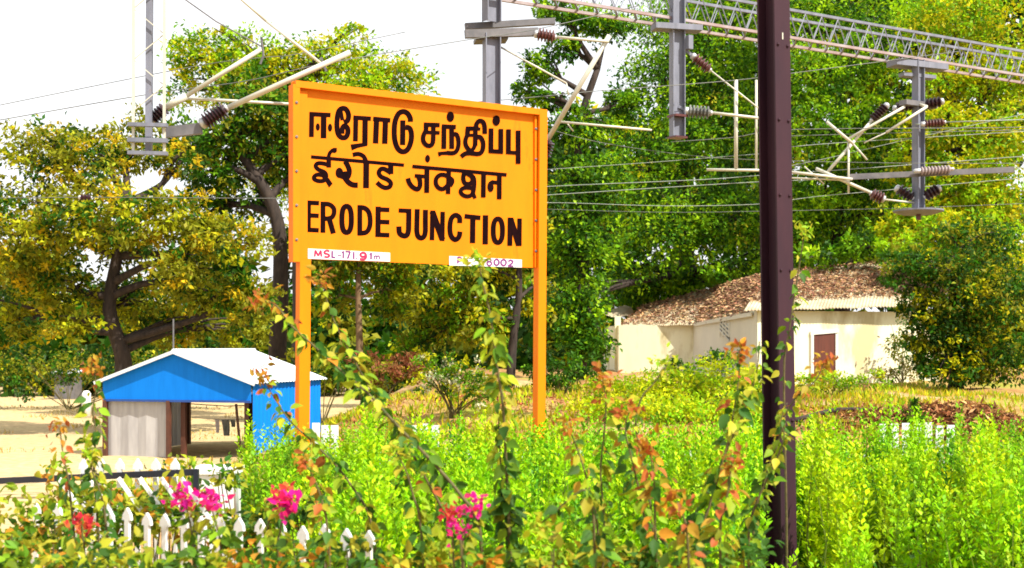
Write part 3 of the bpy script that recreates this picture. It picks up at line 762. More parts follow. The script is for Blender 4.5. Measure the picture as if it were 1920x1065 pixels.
# corrugated walls / roof
def corr(mb, o, ax, L, up, H, nrm, pitch=.11, amp=.012, segs=4):
    n = max(4, int(L / pitch * segs)); vs_ = []
    for i in range(n + 1):
        a = o + ax * (L * i / n) + nrm * (amp * math.sin(2 * math.pi * i / segs))
        vs_ += [a, a + up * H, a + nrm * .004, a + up * H + nrm * .004]
    fs_ = []
    for i in range(n):
        b_ = 4 * i
        fs_ += [(b_, b_ + 4, b_ + 5, b_ + 1), (b_ + 2, b_ + 3, b_ + 7, b_ + 6), (b_, b_ + 2, b_ + 6, b_ + 4), (b_ + 1, b_ + 5, b_ + 7, b_ + 3)]
    mb.add(vs_, fs_)
mb = MB(); corr(mb, sp3(-.03, .04, 0.0), bk, SD - .05, SZ, ZE - .02, -fl, .2, .015); mb.build("side_wall", M["blue"], shed)
mb = MB(); corr(mb, sp3(SWd - .04, .06, 0.0), bk, SD - .1, SZ, ZE - .02, fl, .2, .015); mb.build("side_wall", M["shed_grey"], shed)
mb = MB(); corr(mb, sp3(2.05, .10, 0.0), fl, SWd - 2.1, SZ, ZG + .02, -bk, .42, .012); mb.build("front_panel", M["shed_grey"], shed)
rl = ((sp3(0, 0, ZE) - sp3(SWd / 2, 0, ZR))); rl_len = rl.length; rl.normalize()
rr = ((sp3(SWd, 0, ZE) - sp3(SWd / 2, 0, ZR))); rr.normalize()
for dvec in (rl, rr):
    mb = MB(); nrm = dvec.cross(bk); nrm = nrm if nrm.z > 0 else -nrm
    corr(mb, sp3(SWd / 2, -.10, ZR + .015), bk, SD + .2, dvec, rl_len + .16, nrm, .16, .012)
    rp_ = mb.build("roof_sheet", M["roof"], shed, smooth=False)
    mb = MB()
    mb.bar(sp3(SWd / 2, -.115, ZR), sp3(SWd / 2, -.115, ZR) + dvec * (rl_len + .16), .03, .075)
    mb.build("barge_board", M["roof"], shed)
mb = MB(); mb.tube([sp3(SWd / 2, -.12, ZR + .035), sp3(SWd / 2, SD + .12, ZR + .035)], .035, 8); mb.build("ridge_cap", M["roof"], shed)
for a, b, w in ((SWd - .05, .02, .09), (2.0, .02, .09), (1.78, .3, .11), (.2, .25, .11), (.28, SD - .2, .08), (1.8, SD - .1, .09), (SWd - .1, SD - .1, .09)):
    MB().box(sp3(a, b, (ZG + .02) / 2), w, .09, ZG + .02, fl, bk, SZ).build("post", M["brown_steel"], shed)
MB().bar(sp3(.1, SD - .06, .42), sp3(1.9, SD - .06, .42), .06, .06).build("rear_rail", M["brown_steel"], shed)
MB().bar(sp3(.55, .4, 1.2), sp3(.48, .5, 0), .05, .05).build("brace", M["brown_steel"], shed)
MB().tube([sp3(.1, .4, 1.18), sp3(.8, .4, 1.15), sp3(1.75, .45, 1.19)], .012, 5).build("tie_bar", M["brown_steel"], shed)
MB().tube([P(325, 662, 28.6), P(325, 598, 28.6)], .02, 6).build("roof_mast", M["steel_dark"], shed)
# clothes line
cl = thing("washing", sp3(.9, .5, .86), "dark clothes hanging in the open front of the blue shed", "clothes")
la_, lb_ = sp3(.25, .5, .86), sp3(1.72, .5, .88)
MB().tube([la_, la_.lerp(lb_, .5) - SZ * .03, lb_], .006, 5).build("line", M["steel_dark"], cl)
def hang(mb, t, w, h):
    p = la_.lerp(lb_, t) - SZ * .03
    n = 6
    vs_ = []
    for k in (0, 1):
        for i in range(n + 1):
            for j in range(4):
                vs_.append(p + fl * (-w / 2 + w * i / n * (1 - .1 * j)) - SZ * (h * j / 3) + bk * (.02 * math.sin(i * 2.1 + j) + .012 * k))
    fs_ = []
    for k in (0, 1):
        o = k * (n + 1) * 4
        fs_ += [(o + i * 4 + j, o + (i + 1) * 4 + j, o + (i + 1) * 4 + j + 1, o + i * 4 + j + 1) for i in range(n) for j in range(3)]
    mb.add(vs_, fs_)
mb = MB(); hang(mb, .42, .20, .36); mb.build("garment", M["cloth"], cl)
mb = MB(); hang(mb, .30, .12, .16); mb.build("garment", M["cloth"], cl)
mb = MB(); hang(mb, .56, .10, .30); mb.build("garment", M["cloth_pale"], cl)

# far low building, left
fb = thing("far_hut", P(130, 740, 60), "tiny far grey hut with a pale roof at the left edge under the trees", "hut")
p = P(128, 742, 60); g0 = GZ(p.x, p.y)
mb = MB(); mb.box((p.x, p.y, g0 + .6), .95, 1.0, 1.2); mb.build("wall", M["steel_dark"], fb)
mb = MB(); mb.prism([(p.x - .6, p.y - .8, g0 + 1.2), (p.x + .6, p.y - .8, g0 + 1.2), (p.x + .6, p.y - .7, g0 + 1.25), (p.x, p.y - .7, g0 + 1.4), (p.x - .6, p.y - .7, g0 + 1.25)], (0, 2, 0)); mb.build("roof", M["roof"], fb)
mp_ = P(162, 760, 44)
o = MB().lathe((mp_.x, mp_.y, 0), (mp_.x, mp_.y, 0.95), [(0, .16), (.9, .15), (1, .08)], 10).build("marker_post", M["white"], None, smooth=True)
tag(o, "short white post standing in the sandy field left of the blue shed", "post")

# ------------------------------------------------------------------ old house on the bank
house = thing("old_house", P(1500, 700, 44), "low cream plastered house with a leaf-littered sheet roof behind the maroon pole", "house")
GB = 1.0
zf = 3.65
fA = P(1420, 0, 42.0); fB = P(1760, 0, 44.0)
def hz(p, z): return Vector((p.x, p.y, z))
# front block
bkv = Vector((-.05, 1, 0)).normalized()
right_poly = [hz(fA, GB), hz(fB, GB), hz(fB + bkv * 7, GB), hz(fA + bkv * 7, GB)]
mb = MB(); mb.prism(right_poly, SZ * (zf - GB))
mb.build("wall", M["cream"], house)
# side wing
wA = P(1300, 0, 52.0); wB = P(1160, 0, 52.6)
zw = EYE + (HORIZON - 608) / F * 52.0
mb = MB()
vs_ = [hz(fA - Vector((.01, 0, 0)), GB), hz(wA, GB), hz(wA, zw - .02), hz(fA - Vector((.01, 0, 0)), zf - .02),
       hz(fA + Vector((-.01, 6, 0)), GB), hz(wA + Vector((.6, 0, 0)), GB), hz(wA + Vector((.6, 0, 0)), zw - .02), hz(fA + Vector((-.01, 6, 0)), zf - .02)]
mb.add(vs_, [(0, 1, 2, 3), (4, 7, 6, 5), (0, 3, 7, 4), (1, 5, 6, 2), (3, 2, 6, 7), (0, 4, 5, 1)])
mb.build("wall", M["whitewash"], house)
mb = MB(); mb.prism([hz(wA, GB), hz(wB, GB), hz(wB + bkv * 5, GB), hz(wA + bkv * 5, GB)], SZ * (zw - GB - .03)); mb.build("wall", M["cream"], house)
mb = MB(); mb.bar(hz(P(1158, 0, 53.2), GB), hz(P(1158, 0, 53.2), zw + .35), .24, .3); mb.build("pilaster", M["cream"], house)
# roofs
def roof_patch(name, a, b, c, d, n=46, amp=.02, m=6):
    """corrugated sheet: a->b along eave, d->c along ridge"""
    mb = MB(); vs_ = []
    for i in range(n * 4 + 1):
        t = i / (n * 4)
        for j in range(m + 1):
            q = a.lerp(b, t).lerp(d.lerp(c, t), j / m)
            w = amp * math.sin(math.pi / 2 * i) + .012 * math.sin(i * .13 + j * 1.7)
            vs_.append(q + SZ * w)
    nv = len(vs_)
    vs_ += [v - SZ * .03 for v in vs_]
    fs_ = []
    for i in range(n * 4):
        for j in range(m):
            k = i * (m + 1) + j
            fs_.append((k, k + m + 1, k + m + 2, k + 1)); fs_.append((k + nv, k + 1 + nv, k + m + 2 + nv, k + m + 1 + nv))
        k = i * (m + 1)
        fs_.append((k, k + nv, k + m + 1 + nv, k + m + 1)); k += m
        fs_.append((k, k + m + 1, k + m + 1 + nv, k + nv))
    mb.add(vs_, fs_)
    return mb.build(name, M["house_roof"], house)
ea = P(1395, 582, 41.6); eb = P(1790, 570, 43.6)
ra = P(1440, 512, 47.0); rb = P(1800, 478, 48.5)
roof_patch("roof", ea, eb, rb, ra, 64)
wa = P(1162, 611, 53.0); wc = P(1302, 608.5, 51.6); wd = P(1412, 589, 42.4)
r1 = P(1205, 574, 57.0); r2 = P(1345, 538, 55.0)
roof_patch("roof", wa, wc, r2, r1, 34, .018)
roof_patch("roof", wc, wd, ra, r2, 60, .018)
mb = MB(); mb.prism([ra, rb, rb + Vector((0, 5, -1.2)), ra + Vector((0, 5, -1.2))], -SZ * .05); mb.prism([r1, r2, r2 + Vector((1, 3, -1.0)), r1 + Vector((1, 3, -1.0))], -SZ * .05)
mb.prism([r2, ra, ra + Vector((.5, 4, -1.2)), r2 + Vector((.5, 4, -1.2))], -SZ * .05); mb.build("rear_roof", M["house_roof"], house)
MB().bar(wc + Vector((0, -.04, .0)), wd + Vector((-.05, -.02, .0)), .05, .14).build("fascia", M["whitewash"], house)
mb = MB(); mb.prism([P(1128, 586, 54.2), P(1172, 572, 56.5), P(1178, 586, 56.5), P(1140, 592, 54)], Vector((.3, .2, -.08))); mb.build("eave_tip", M["house_roof"], house)
# door with frame, vent
dirf = (fB - fA).normalized(); nrf = Vector((dirf.y, -dirf.x, 0))
def on_front(x):
    k = (x - 960) / F; t = (k * fA.y - fA.x) / (dirf.x - k * dirf.y); return fA + dirf * t
dl, dr = on_front(1524), on_front(1565)
dz0, dz1 = GB + .2, EYE + (HORIZON - 626) / F * 42.8
dc = (dl + dr) / 2
mb = MB(); mb.box(hz(dc, (dz0 + dz1) / 2) + nrf * .012, (dr - dl).length, .05, dz1 - dz0, dirf, nrf, SZ); door = mb.build("door", M["door"], house)
mb = MB(); w_ = (dr - dl).length
for s_ in (-1, 1): mb.box(hz(dc + dirf * s_ * (w_ / 2 + .05), (dz0 + dz1) / 2) + nrf * .02, .10, .10, dz1 - dz0, dirf, nrf, SZ)
mb.box(hz(dc, dz1 + .06) + nrf * .022, w_ + .24, .10, .12, dirf, nrf, SZ); mb.build("frame", M["whitewash"], door)
ds = (wA - fA).normalized(); nsf = Vector((ds.y, -ds.x, 0)); nsf = nsf if nsf.x < 0 else -nsf
def on_side(x):
    k = (x - 960) / F; t = (k * fA.y - fA.x) / (ds.x - k * ds.y); return fA + ds * t
va, vb = on_side(1369), on_side(1352); vc = (va + vb) / 2
vz0, vz1 = EYE + (HORIZON - 629) / F * vc.y, EYE + (HORIZON - 606) / F * vc.y
vent = MB().box(hz(vc, (vz0 + vz1) / 2) + nsf * .0, (vb - va).length, .06, vz1 - vz0, ds, nsf, SZ).build("vent", M["dark_hole"], house)
mb = MB()
for i in range(4):
    mb.box(hz(va.lerp(vb, i / 3), (vz0 + vz1) / 2) + nsf * .035, .05, .06, vz1 - vz0 + .1, ds, nsf, SZ)
for i in range(4):
    mb.box(hz(vc, vz0 + (vz1 - vz0) * i / 3) + nsf * .037, (vb - va).length, .06, .05, ds, nsf, SZ)
mb.build("grille", M["whitewash"], vent)

# fallen leaves on the roof
pts = []
for (a, b, c, d, n_) in ((ea, eb, rb, ra, 7000), (wa, wc, r2, r1, 2400), (wc, wd, ra, r2, 6000)):
    u = rng.random(n_); v = rng.random(n_) ** .8
    if a is ea: v = np.clip(.17 + .95 * v * (0.5 + 0.5 * rng.random(n_)), 0, 1); 
    for i in range(n_):
        q = a.lerp(b, u[i]).lerp(d.lerp(c, u[i]), v[i]); pts.append((q.x, q.y, q.z + .05))
pts = np.array(pts); n_ = len(pts)
pal = np.array([(.28, .14, .08), (.38, .22, .12), (.18, .09, .055), (.52, .34, .18)])
ax = rng.normal(size=(n_, 3)); ax[:, 2] *= .25; nr = rng.normal(size=(n_, 3)) * .35 + np.array([0, -.3, 1])
o = leaves("roof_leaves", pts, ax, nr, .15 * rng.uniform(.5, 1.5, n_), .075, jitter(pal[rng.integers(0, 4, n_)], n_, .3), M["litter"])
tag(o, "dry brown leaves lying thick on the house roof", "fallen leaves", kind="stuff")

# ------------------------------------------------------------------ trees
G1, G2, G3 = (.040, .135, .005), (.135, .30, .006), (.14, .25, .012)
YG, OR, OL, DK = (.50, .48, .006), (.60, .38, .008), (.24, .25, .012), (.028, .080, .008)
BR = (.32, .53, .006)

tree("flame_tree", "broad old tree with orange-yellow tinged leaves spreading over the blue shed", P(232, 830, 36) * 1.0 + Vector((0, 0, -.05)),
     [P(233, 720, 36), P(228, 660, 36), P(205, 580, 36), P(220, 480, 36), P(240, 380, 36)],
     [B(165, 300, 70, 62, 36), B(255, 270, 60, 55, 37), B(90, 300, 80, 70, 37), B(330, 400, 85, 50, 35), B(420, 450, 80, 50, 35), B(130, 420, 90, 60, 35), B(240, 455, 90, 50, 36.5),
      B(390, 545, 85, 50, 36), B(110, 540, 80, 55, 36), B(470, 560, 60, 45, 36), B(250, 570, 100, 45, 37.5), B(20, 440, 80, 90, 36), B(10, 600, 80, 60, 37), B(340, 300, 50, 40, 36.5, .7), B(330, 500, 60, 45, 34.5), B(200, 400, 80, 70, 34), B(120, 610, 60, 35, 35), B(330, 610, 70, 36, 37.5), B(450, 620, 60, 36, 38)],
     31000, .175, [(OL, 3.6), ((.26, .28, .012), 2.2), ((.56, .40, .01), 1.3), ((.44, .46, .01), 1.5), (G1, 1.8), (DK, 1.2)], trunk_r=.30, per=34, spread=.17)
tree("leaning_tree", "tall tree with a dark leaning forked trunk just left of the sign", P(518, 790, 42),
     [P(520, 660, 42), P(526, 540, 42), P(524, 440, 42), P(505, 372, 42), P(470, 315, 42), P(432, 262, 42)],
     [B(430, 260, 70, 50, 42), B(500, 215, 70, 50, 42), B(395, 330, 60, 45, 42), B(550, 290, 70, 70, 43), B(470, 380, 50, 40, 43, .6), B(600, 230, 70, 60, 43), B(600, 330, 60, 60, 43), B(355, 265, 60, 45, 43), B(470, 170, 60, 40, 43.5, .8), B(380, 400, 60, 50, 43, .7)],
     16000, .21, [(DK, 1.6), (G1, 3), (OL, 2), (G2, 1.2)], trunk_r=.33, per=20)
tree("tall_bright_tree", "tall sunlit yellow-green treetop showing above the sign against the white sky", P(560, 745, 58),
     [P(560, 500, 58), P(545, 300, 58), P(540, 180, 58)],
     [B(395, 105, 75, 48, 58), B(350, 170, 45, 40, 58, .7), B(460, 165, 85, 48, 57), B(640, 105, 85, 45, 58), B(735, 145, 75, 42, 58), B(670, 185, 120, 40, 57), B(560, 170, 80, 50, 59), B(420, 60, 30, 16, 58, .5),
      B(560, 300, 140, 90, 60), B(700, 290, 120, 80, 60), B(660, 60, 40, 18, 58, .5), B(350, 100, 40, 40, 58, .8), B(470, 95, 60, 40, 57), B(540, 120, 60, 50, 58)],
     30000, .22, [(YG, 4.2), (BR, 3), (G2, 1.8), (G1, .8)], trunk_r=.36, per=24)
tree("slender_tree", "slender tree with a pale brown trunk seen between the sign's posts", P(674, 750, 40),
     [P(674, 640, 40), P(672, 560, 40), P(674, 470, 40), P(690, 380, 40)],
     [B(640, 480, 60, 50, 40), B(720, 490, 70, 50, 41), B(690, 400, 80, 60, 40), B(610, 400, 60, 60, 41), B(630, 560, 45, 35, 41, .6), B(740, 560, 55, 40, 41, .8)],
     11000, .18, [(OL, 2), (G2, 2), (YG, 1.6), (DK, 1)], trunk_r=.13, bark="bark_pale", per=20)
tree("dark_forked_tree", "dark forked tree just left of the sign's right post", P(955, 748, 38),
     [P(962, 640, 38), P(972, 560, 38), P(972, 490, 38), P(960, 400, 38)],
     [B(860, 520, 70, 50, 38), B(930, 500, 60, 45, 38.5), B(900, 600, 60, 50, 38.5), B(820, 600, 60, 50, 39), B(960, 430, 70, 60, 38), B(860, 420, 80, 60, 39), B(780, 650, 45, 35, 39, .7), B(1000, 560, 40, 45, 39, .7)],
     15000, .17, [(OL, 2), (G2, 2.4), (YG, 2), (DK, 1)], trunk_r=.15, per=20)
tree("airy_tree", "airy tree with sky gaps just right of the sign's top corner", P(1085, 725, 46),
     [P(1090, 600, 46), P(1095, 420, 46), P(1085, 250, 46), P(1120, 130, 46)],
     [B(1010, 130, 45, 32, 46, .8), B(985, 170, 30, 30, 46, .6), B(1030, 190, 45, 20, 46, .7), B(1060, 85, 50, 28, 46, .8), B(1130, 45, 70, 26, 46), B(1080, 240, 70, 40, 46), B(1100, 350, 80, 75, 46), B(1090, 470, 75, 75, 46),
      B(1085, 590, 60, 65, 45.5), B(1170, 200, 35, 45, 47), B(1060, 20, 70, 20, 46), B(1110, 640, 45, 40, 45)],
     20000, .20, [(G1, 3), (DK, 1.6), (G2, 3), (BR, 1.2)], trunk_r=.28, per=22, shell=.3)
tree("big_green_tree", "huge dense green tree filling the gap between the sign and the maroon pole", P(1290, 705, 58),
     [P(1290, 600, 58), P(1285, 420, 58), P(1280, 260, 58), P(1300, 120, 58)],
     [B(1240, 150, 85, 80, 57), B(1350, 110, 100, 75, 57), B(1300, 250, 105, 85, 56), B(1200, 320, 85, 85, 56), B(1410, 240, 80, 85, 57), B(1250, 430, 110, 80, 55), B(1380, 410, 100, 75, 55), B(1170, 500, 70, 70, 56),
      B(1320, 530, 110, 45, 58), B(1420, 500, 60, 40, 57), B(1260, 40, 110, 50, 58), B(1400, 20, 110, 45, 58), B(1210, 560, 70, 35, 58), B(1190, 545, 60, 30, 57.5), B(1280, 535, 70, 26, 57), B(1370, 505, 60, 26, 54), B(1090, 560, 50, 50, 52)],
     40000, .22, [(G1, 2.6), (G2, 4), (BR, 2.6), (DK, 1.6)], trunk_r=.5, per=26)
tree("round_green_tree", "rounded bright green tree immediately right of the maroon pole", P(1580, 700, 54),
     [P(1580, 600, 54), P(1570, 420, 54), P(1570, 260, 54), P(1580, 150, 54)],
     [B(1530, 140, 80, 70, 53), B(1620, 110, 80, 60, 54), B(1560, 240, 85, 70, 52), B(1640, 220, 70, 60, 52), B(1530, 360, 80, 70, 53), B(1620, 330, 70, 60, 53), B(1560, 450, 90, 60, 54), B(1660, 400, 70, 60, 54), B(1500, 30, 90, 50, 55), B(1640, 30, 100, 50, 55), B(1500, 470, 60, 50, 53), B(1540, 480, 60, 24, 47), B(1630, 462, 60, 26, 46.5)],
     28000, .21, [(G1, 2), (G2, 4), (BR, 3.2), (DK, 1)], trunk_r=.4, per=26)
tree("pale_leafed_tree", "pale yellow-green tree behind the right drop arm", P(1790, 700, 50),
     [P(1790, 600, 50), P(1785, 420, 50), P(1780, 260, 50)],
     [B(1760, 240, 70, 50, 49), B(1790, 340, 75, 55, 48.5), B(1715, 300, 55, 45, 49), B(1700, 425, 70, 40, 48), B(1860, 260, 70, 70, 49), B(1870, 380, 70, 60, 49), B(1780, 150, 80, 50, 50), B(1880, 140, 80, 60, 50), B(1800, 40, 120, 60, 51), B(1740, 400, 50, 40, 48), B(1715, 462, 60, 34, 45), B(1800, 440, 80, 50, 44), B(1880, 470, 70, 60, 44)],
     29000, .20, [(YG, 3.4), (BR, 3), (G2, 2), (OL, 1)], trunk_r=.36, per=24)
tree("overhanging_tree", "dark drooping tree hiding the right end of the house", P(1792, 730, 38.5),
     [P(1794, 660, 38.5), P(1786, 590, 38.5), P(1788, 520, 38.5)],
     [B(1770, 500, 70, 40, 38), B(1700, 480, 45, 26, 38.5, .7), B(1800, 570, 70, 55, 38), B(1752, 600, 42, 50, 38, .9), B(1800, 660, 60, 48, 38), B(1745, 670, 34, 36, 38, .7), B(1870, 560, 70, 80, 38), B(1870, 670, 70, 60, 38), B(1830, 460, 80, 50, 39), B(1690, 515, 50, 30, 38, .8), B(1715, 560, 40, 40, 38.2, .8), B(1725, 640, 36, 50, 38.2, .8), B(1780, 700, 60, 24, 37.5)],
     20000, .15, [(DK, 2.4), (G1, 3), (OL, 2.2), (YG, .7)], trunk_r=.22, per=22)

# far woods closing the view
fw = [B(x, y, 95, 80, Y) for (x, y, Y) in ((0, 640, 78), (110, 620, 80), (220, 600, 80), (330, 620, 80), (440, 610, 78), (560, 600, 78), (680, 610, 78), (800, 600, 78), (920, 600, 78), (1040, 590, 78), (60, 520, 82), (400, 500, 82), (600, 470, 82), (760, 480, 82), (900, 470, 82), (1030, 470, 80),
     (1040, 330, 80), (1160, 560, 78), (1160, 420, 78), (1180, 280, 80), (1300, 560, 76), (1300, 420, 78), (1320, 280, 80), (1440, 560, 76), (1440, 420, 78), (1450, 280, 80), (1450, 150, 82), (1330, 150, 82), (1570, 540, 76), (1570, 410, 78), (1600, 270, 80), (1600, 140, 82), (1690, 520, 76), (1700, 380, 78), (1730, 250, 80), (1740, 120, 82),
     (1830, 500, 76), (1830, 380, 78), (1860, 250, 80), (1870, 100, 82), (1320, 30, 84), (1460, 30, 84), (1600, 20, 84), (1740, 10, 84), (1880, 0, 84))]
fw += [B(1340, 390, 110, 70, 68), B(1220, 370, 90, 70, 68), B(1470, 400, 80, 70, 68), B(1120, 400, 80, 80, 66)]
fw += [B(x, y, 110, 60, 66) for x in (1850, 1960) for y in (560, 640, 700)]
fw += [B(x, 690, 110, 50, 64) for x in range(-60, 1200, 105)] + [B(x, 640, 100, 50, 70) for x in range(-60, 1200, 105)]
o = crown(None, fw, 80000, .72, [(DK, 4), (G1, 2.2), (OL, 2.6), (YG, .5)], per=26, name="far_woods", shell=.3)
tag(o, "dark far woods closing the view behind the nearer trees", "woods", kind="stuff")

# undergrowth at the foot of the trees and low shrubs
def shrub(name, label, px, py, Y, blobs, n, size, pal, group=None, cat="shrub", **kw):
    p = P(px, py, Y); base = Vector((p.x, Y, GZ(p.x, Y) - .03))
    t = thing(name, base, label, cat, group)
    mb = MB()
    for b in blobs:
        for k in range(3):
            e = Vector(b[0]) + Vector((random.uniform(-.7, .7) * b[1], random.uniform(-.7, .7) * b[2], random.uniform(-.2, .7) * b[3]))
            m_ = base.lerp(e, .5) + Vector((random.uniform(-.1, .1), 0, .1))
            lp = smooth_path([base + Vector((random.uniform(-.1, .1), random.uniform(-.1, .1), 0)), m_, e], 3)
            mb.tube(lp, [.02 * (1 - .7 * j / (len(lp) - 1)) for j in range(len(lp))], 5)
    mb.build("stem", M["stem"], t)
    crown(t, blobs, n, size, pal, name="foliage", **kw)
    return t
shrub("bush", "dark bushes growing under the broad tree left of the blue shed", 130, 745, 50, [B(60, 700, 70, 40, 50), B(150, 690, 60, 40, 51), B(240, 690, 70, 45, 50), B(0, 690, 70, 50, 50), B(330, 680, 70, 40, 50), B(420, 680, 60, 40, 50)], 7000, .17, [(DK, 3), (OL, 2), (G1, 2), (YG, .5)])
for i, (x0, lab) in enumerate(((600, "dim olive bush behind the sign's left post"), (720, "reddish dry bush on the bank behind the sign"), (1055, "dark green bush right of the sign's right post"))):
    shrub("bush", lab, x0, 730, 37, [B(x0, 700, 45, 32, 37), B(x0 + 45, 690, 40, 30, 37.5), B(x0 - 40, 690, 40, 35, 37.5)], 1700, .14, [[(OL, 2), (DK, 2), (G1, 2)], [((.22, .07, .03), 2), ((.30, .14, .05), 1.5), (OL, 1.4)], [(G1, 3), (DK, 2), (G2, 1)]][i])
shrub("flowering_bush", "pale flowering bush in front of the dark trees between the sign's posts", 850, 745, 27, [B(820, 710, 45, 34, 27), B(870, 715, 45, 40, 27), B(845, 680, 30, 28, 27, .7), B(905, 735, 35, 26, 27), B(800, 670, 26, 24, 27, .5)], 2400, .095, [(YG, 2), (G2, 2.4), ((.62, .60, .38), 1.4), (G1, 1)])
shrub("spreading_bush", "low sunlit yellow-green bush spreading in front of the cream house", 1260, 775, 29, [B(1170, 740, 80, 30, 29), B(1270, 722, 85, 36, 29.5), B(1355, 712, 75, 42, 30), B(1430, 730, 60, 40, 29), B(1230, 770, 110, 24, 27), B(1350, 765, 110, 28, 27), B(1130, 765, 70, 20, 27), B(1420, 770, 70, 26, 27)], 14000, .10, [((.55, .60, .008), 5), (BR, 3), (G2, 1.2)], per=20)
shrub("dark_bush", "small dark green bush against the grey side wall of the house", 1345, 690, 41, [B(1345, 676, 34, 18, 41), B(1375, 668, 22, 14, 41, .7)], 900, .11, [(G1, 3), (DK, 2), (G2, 1)])
shrub("dark_bush", "tiny dark bush at the corner of the sunlit wing wall", 1270, 700, 42, [B(1268, 686, 20, 14, 42)], 380, .11, [(G1, 3), (DK, 2)])
shrub("garden_bush", "green bush under the house door, right of the maroon pole", 1560, 720, 36, [B(1560, 712, 55, 20, 36), B(1630, 715, 40, 18, 36), B(1510, 720, 40, 22, 36)], 1900, .10, [(BR, 3), (YG, 2), (G2, 2)])
shrub("wall_creeper", "dim creeper climbing the right half of the cream house wall", 1690, 725, 41.5, [B(1690, 650, 26, 60, 42.2, .7), B(1735, 660, 30, 65, 42, .9), B(1665, 700, 28, 24, 41.8, .6)], 1500, .13, [(OL, 3), (G1, 2), ((.30, .24, .10), 1.4)])
shrub("small_plant", "single dark green upright plant beside the brown brush heap", 1712, 800, 24, [B(1712, 778, 16, 24, 24), B(1706, 756, 9, 12, 24, .6)], 420, .09, [(G1, 3), (G2, 2), (DK, 1)])

# brush heap and log on the bank, at right
bx = P(1745, 770, 26); n_ = 9000
u = rng.normal(size=(n_, 2)) * np.array([1.35, 1.0]); u = np.clip(u, -2.8, 2.8)
hx = bx.x + .2 + u[:, 0] * .85; hy = 26.3 + u[:, 1] * .7
hzv = gz(hx, hy) + np.exp(-(u[:, 0] ** 2 + u[:, 1] ** 2) / 3.0) * .55 * rng.random(n_) ** .5
pal = np.array([(.30, .13, .05), (.22, .08, .035), (.42, .22, .08), (.5, .3, .12), (.14, .06, .03)])
ax = rng.normal(size=(n_, 3)); ax[:, 2] *= .5; nr = rng.normal(size=(n_, 3)) * .6 + np.array([0, 0, 1])
o = leaves("brush_heap", np.stack([hx, hy, hzv], 1), ax, nr, .13 * rng.uniform(.5, 1.7, n_), .055, jitter(pal[rng.integers(0, 5, n_)], n_, .3), M["litter"])
tag(o, "heap of dry brown leaves and brush on the bank at the right", "brush", kind="stuff")
la_ = P(1490, 768, 26.5); lb_ = P(1655, 742, 28)
def gp(p, dz): return Vector((p.x, p.y, GZ(p.x, p.y) + dz))
o = MB().tube(smooth_path([gp(la_, .10), gp(la_.lerp(lb_, .4), .18), gp(la_.lerp(lb_, .7), .14), gp(lb_, .12)], 4), [.05] * 6 + [.04] * 3 + [.03] * 4, 7).build("fallen_branch", M["bark"], None, smooth=True)
tag(o, "long dark fallen branch lying on the bank right of the maroon pole", "branch")

n_ = 16000
lx = rng.uniform(-5.5, 10, n_); ly = rng.uniform(22, 36, n_)
k_ = np.sin(lx * .8 + 2.0) * np.sin(ly * .55 + lx * .3) + .35 * rng.normal(size=n_) < -.1
lx, ly = lx[k_], ly[k_]; n_ = len(lx)
pal = np.array([(.34, .10, .05), (.42, .18, .06), (.26, .08, .04)])
o = leaves("bank_litter", np.stack([lx, ly, gz(lx, ly) + .03 * rng.random(n_)], 1), rng.normal(size=(n_, 3)) * [1, 1, .4], rng.normal(size=(n_, 3)) * .4 + np.array([0, 0, 1]), .12 * rng.uniform(.5, 1.5, n_), .05, jitter(pal[rng.integers(0, 3, n_)], n_, .3), M["litter"])
tag(o, "reddish fallen leaves on the bank behind the sign", "fallen leaves", kind="stuff")
# dry grass on the bank and in the field
n_ = 52000
gx = rng.uniform(-7, 13, n_); gy = rng.uniform(18.5, 40, n_)
keep = rng.random(n_) < (.25 + .75 * (np.sin(gx * 1.1 + gy * .7) * np.sin(gx * .6 - gy * 1.3) > -.25) * (np.sin(gx * .45 + 1.3) * np.sin(gy * .33 + gx * .2) > .10))
keep &= ~((gx < -4.2) & (gy > 27) & (gy < 33))
gx, gy = gx[keep], gy[keep]; n_ = len(gx)
base = np.stack([gx, gy, gz(gx, gy) - .01], 1)
ax = rng.normal(size=(n_, 3)) * .35 + np.array([0, 0, 1]); nr = rng.normal(size=(n_, 3)); nr[:, 2] *= .2
pal = np.array([(.52, .46, .015), (.42, .46, .01), (.5, .34, .07), (.24, .38, .01)])
o = leaves("bank_grass", base, ax, nr, rng.uniform(.08, .26, n_), .045, jitter(pal[rng.integers(0, 4, n_)], n_, .2), M["weed"])
tag(o, "short yellow-green grass on the sunlit bank", "grass", kind="stuff")
n_ = 9000
gx = rng.uniform(-24, -5, n_); gy = 30 + 22 * rng.random(n_)
keep = ~((gx > -10) & (gx < -4.2) & (gy > 27) & (gy < 34)) & (np.sin(gx * .9) * np.sin(gy * .5) > .1)
gx, gy = gx[keep], gy[keep]; n_ = len(gx)
ax = rng.normal(size=(n_, 3)) * .4 + np.array([0, 0, 1]); nr = rng.normal(size=(n_, 3)); nr[:, 2] *= .2
o = leaves("field_grass", np.stack([gx, gy, gz(gx, gy) - .01], 1), ax, nr, rng.uniform(.05, .14, n_), .04, jitter(np.array([.5, .38, .14]), n_, .2), M["litter"])
tag(o, "sparse straw-coloured grass in the sandy field behind the blue shed", "grass", kind="stuff")

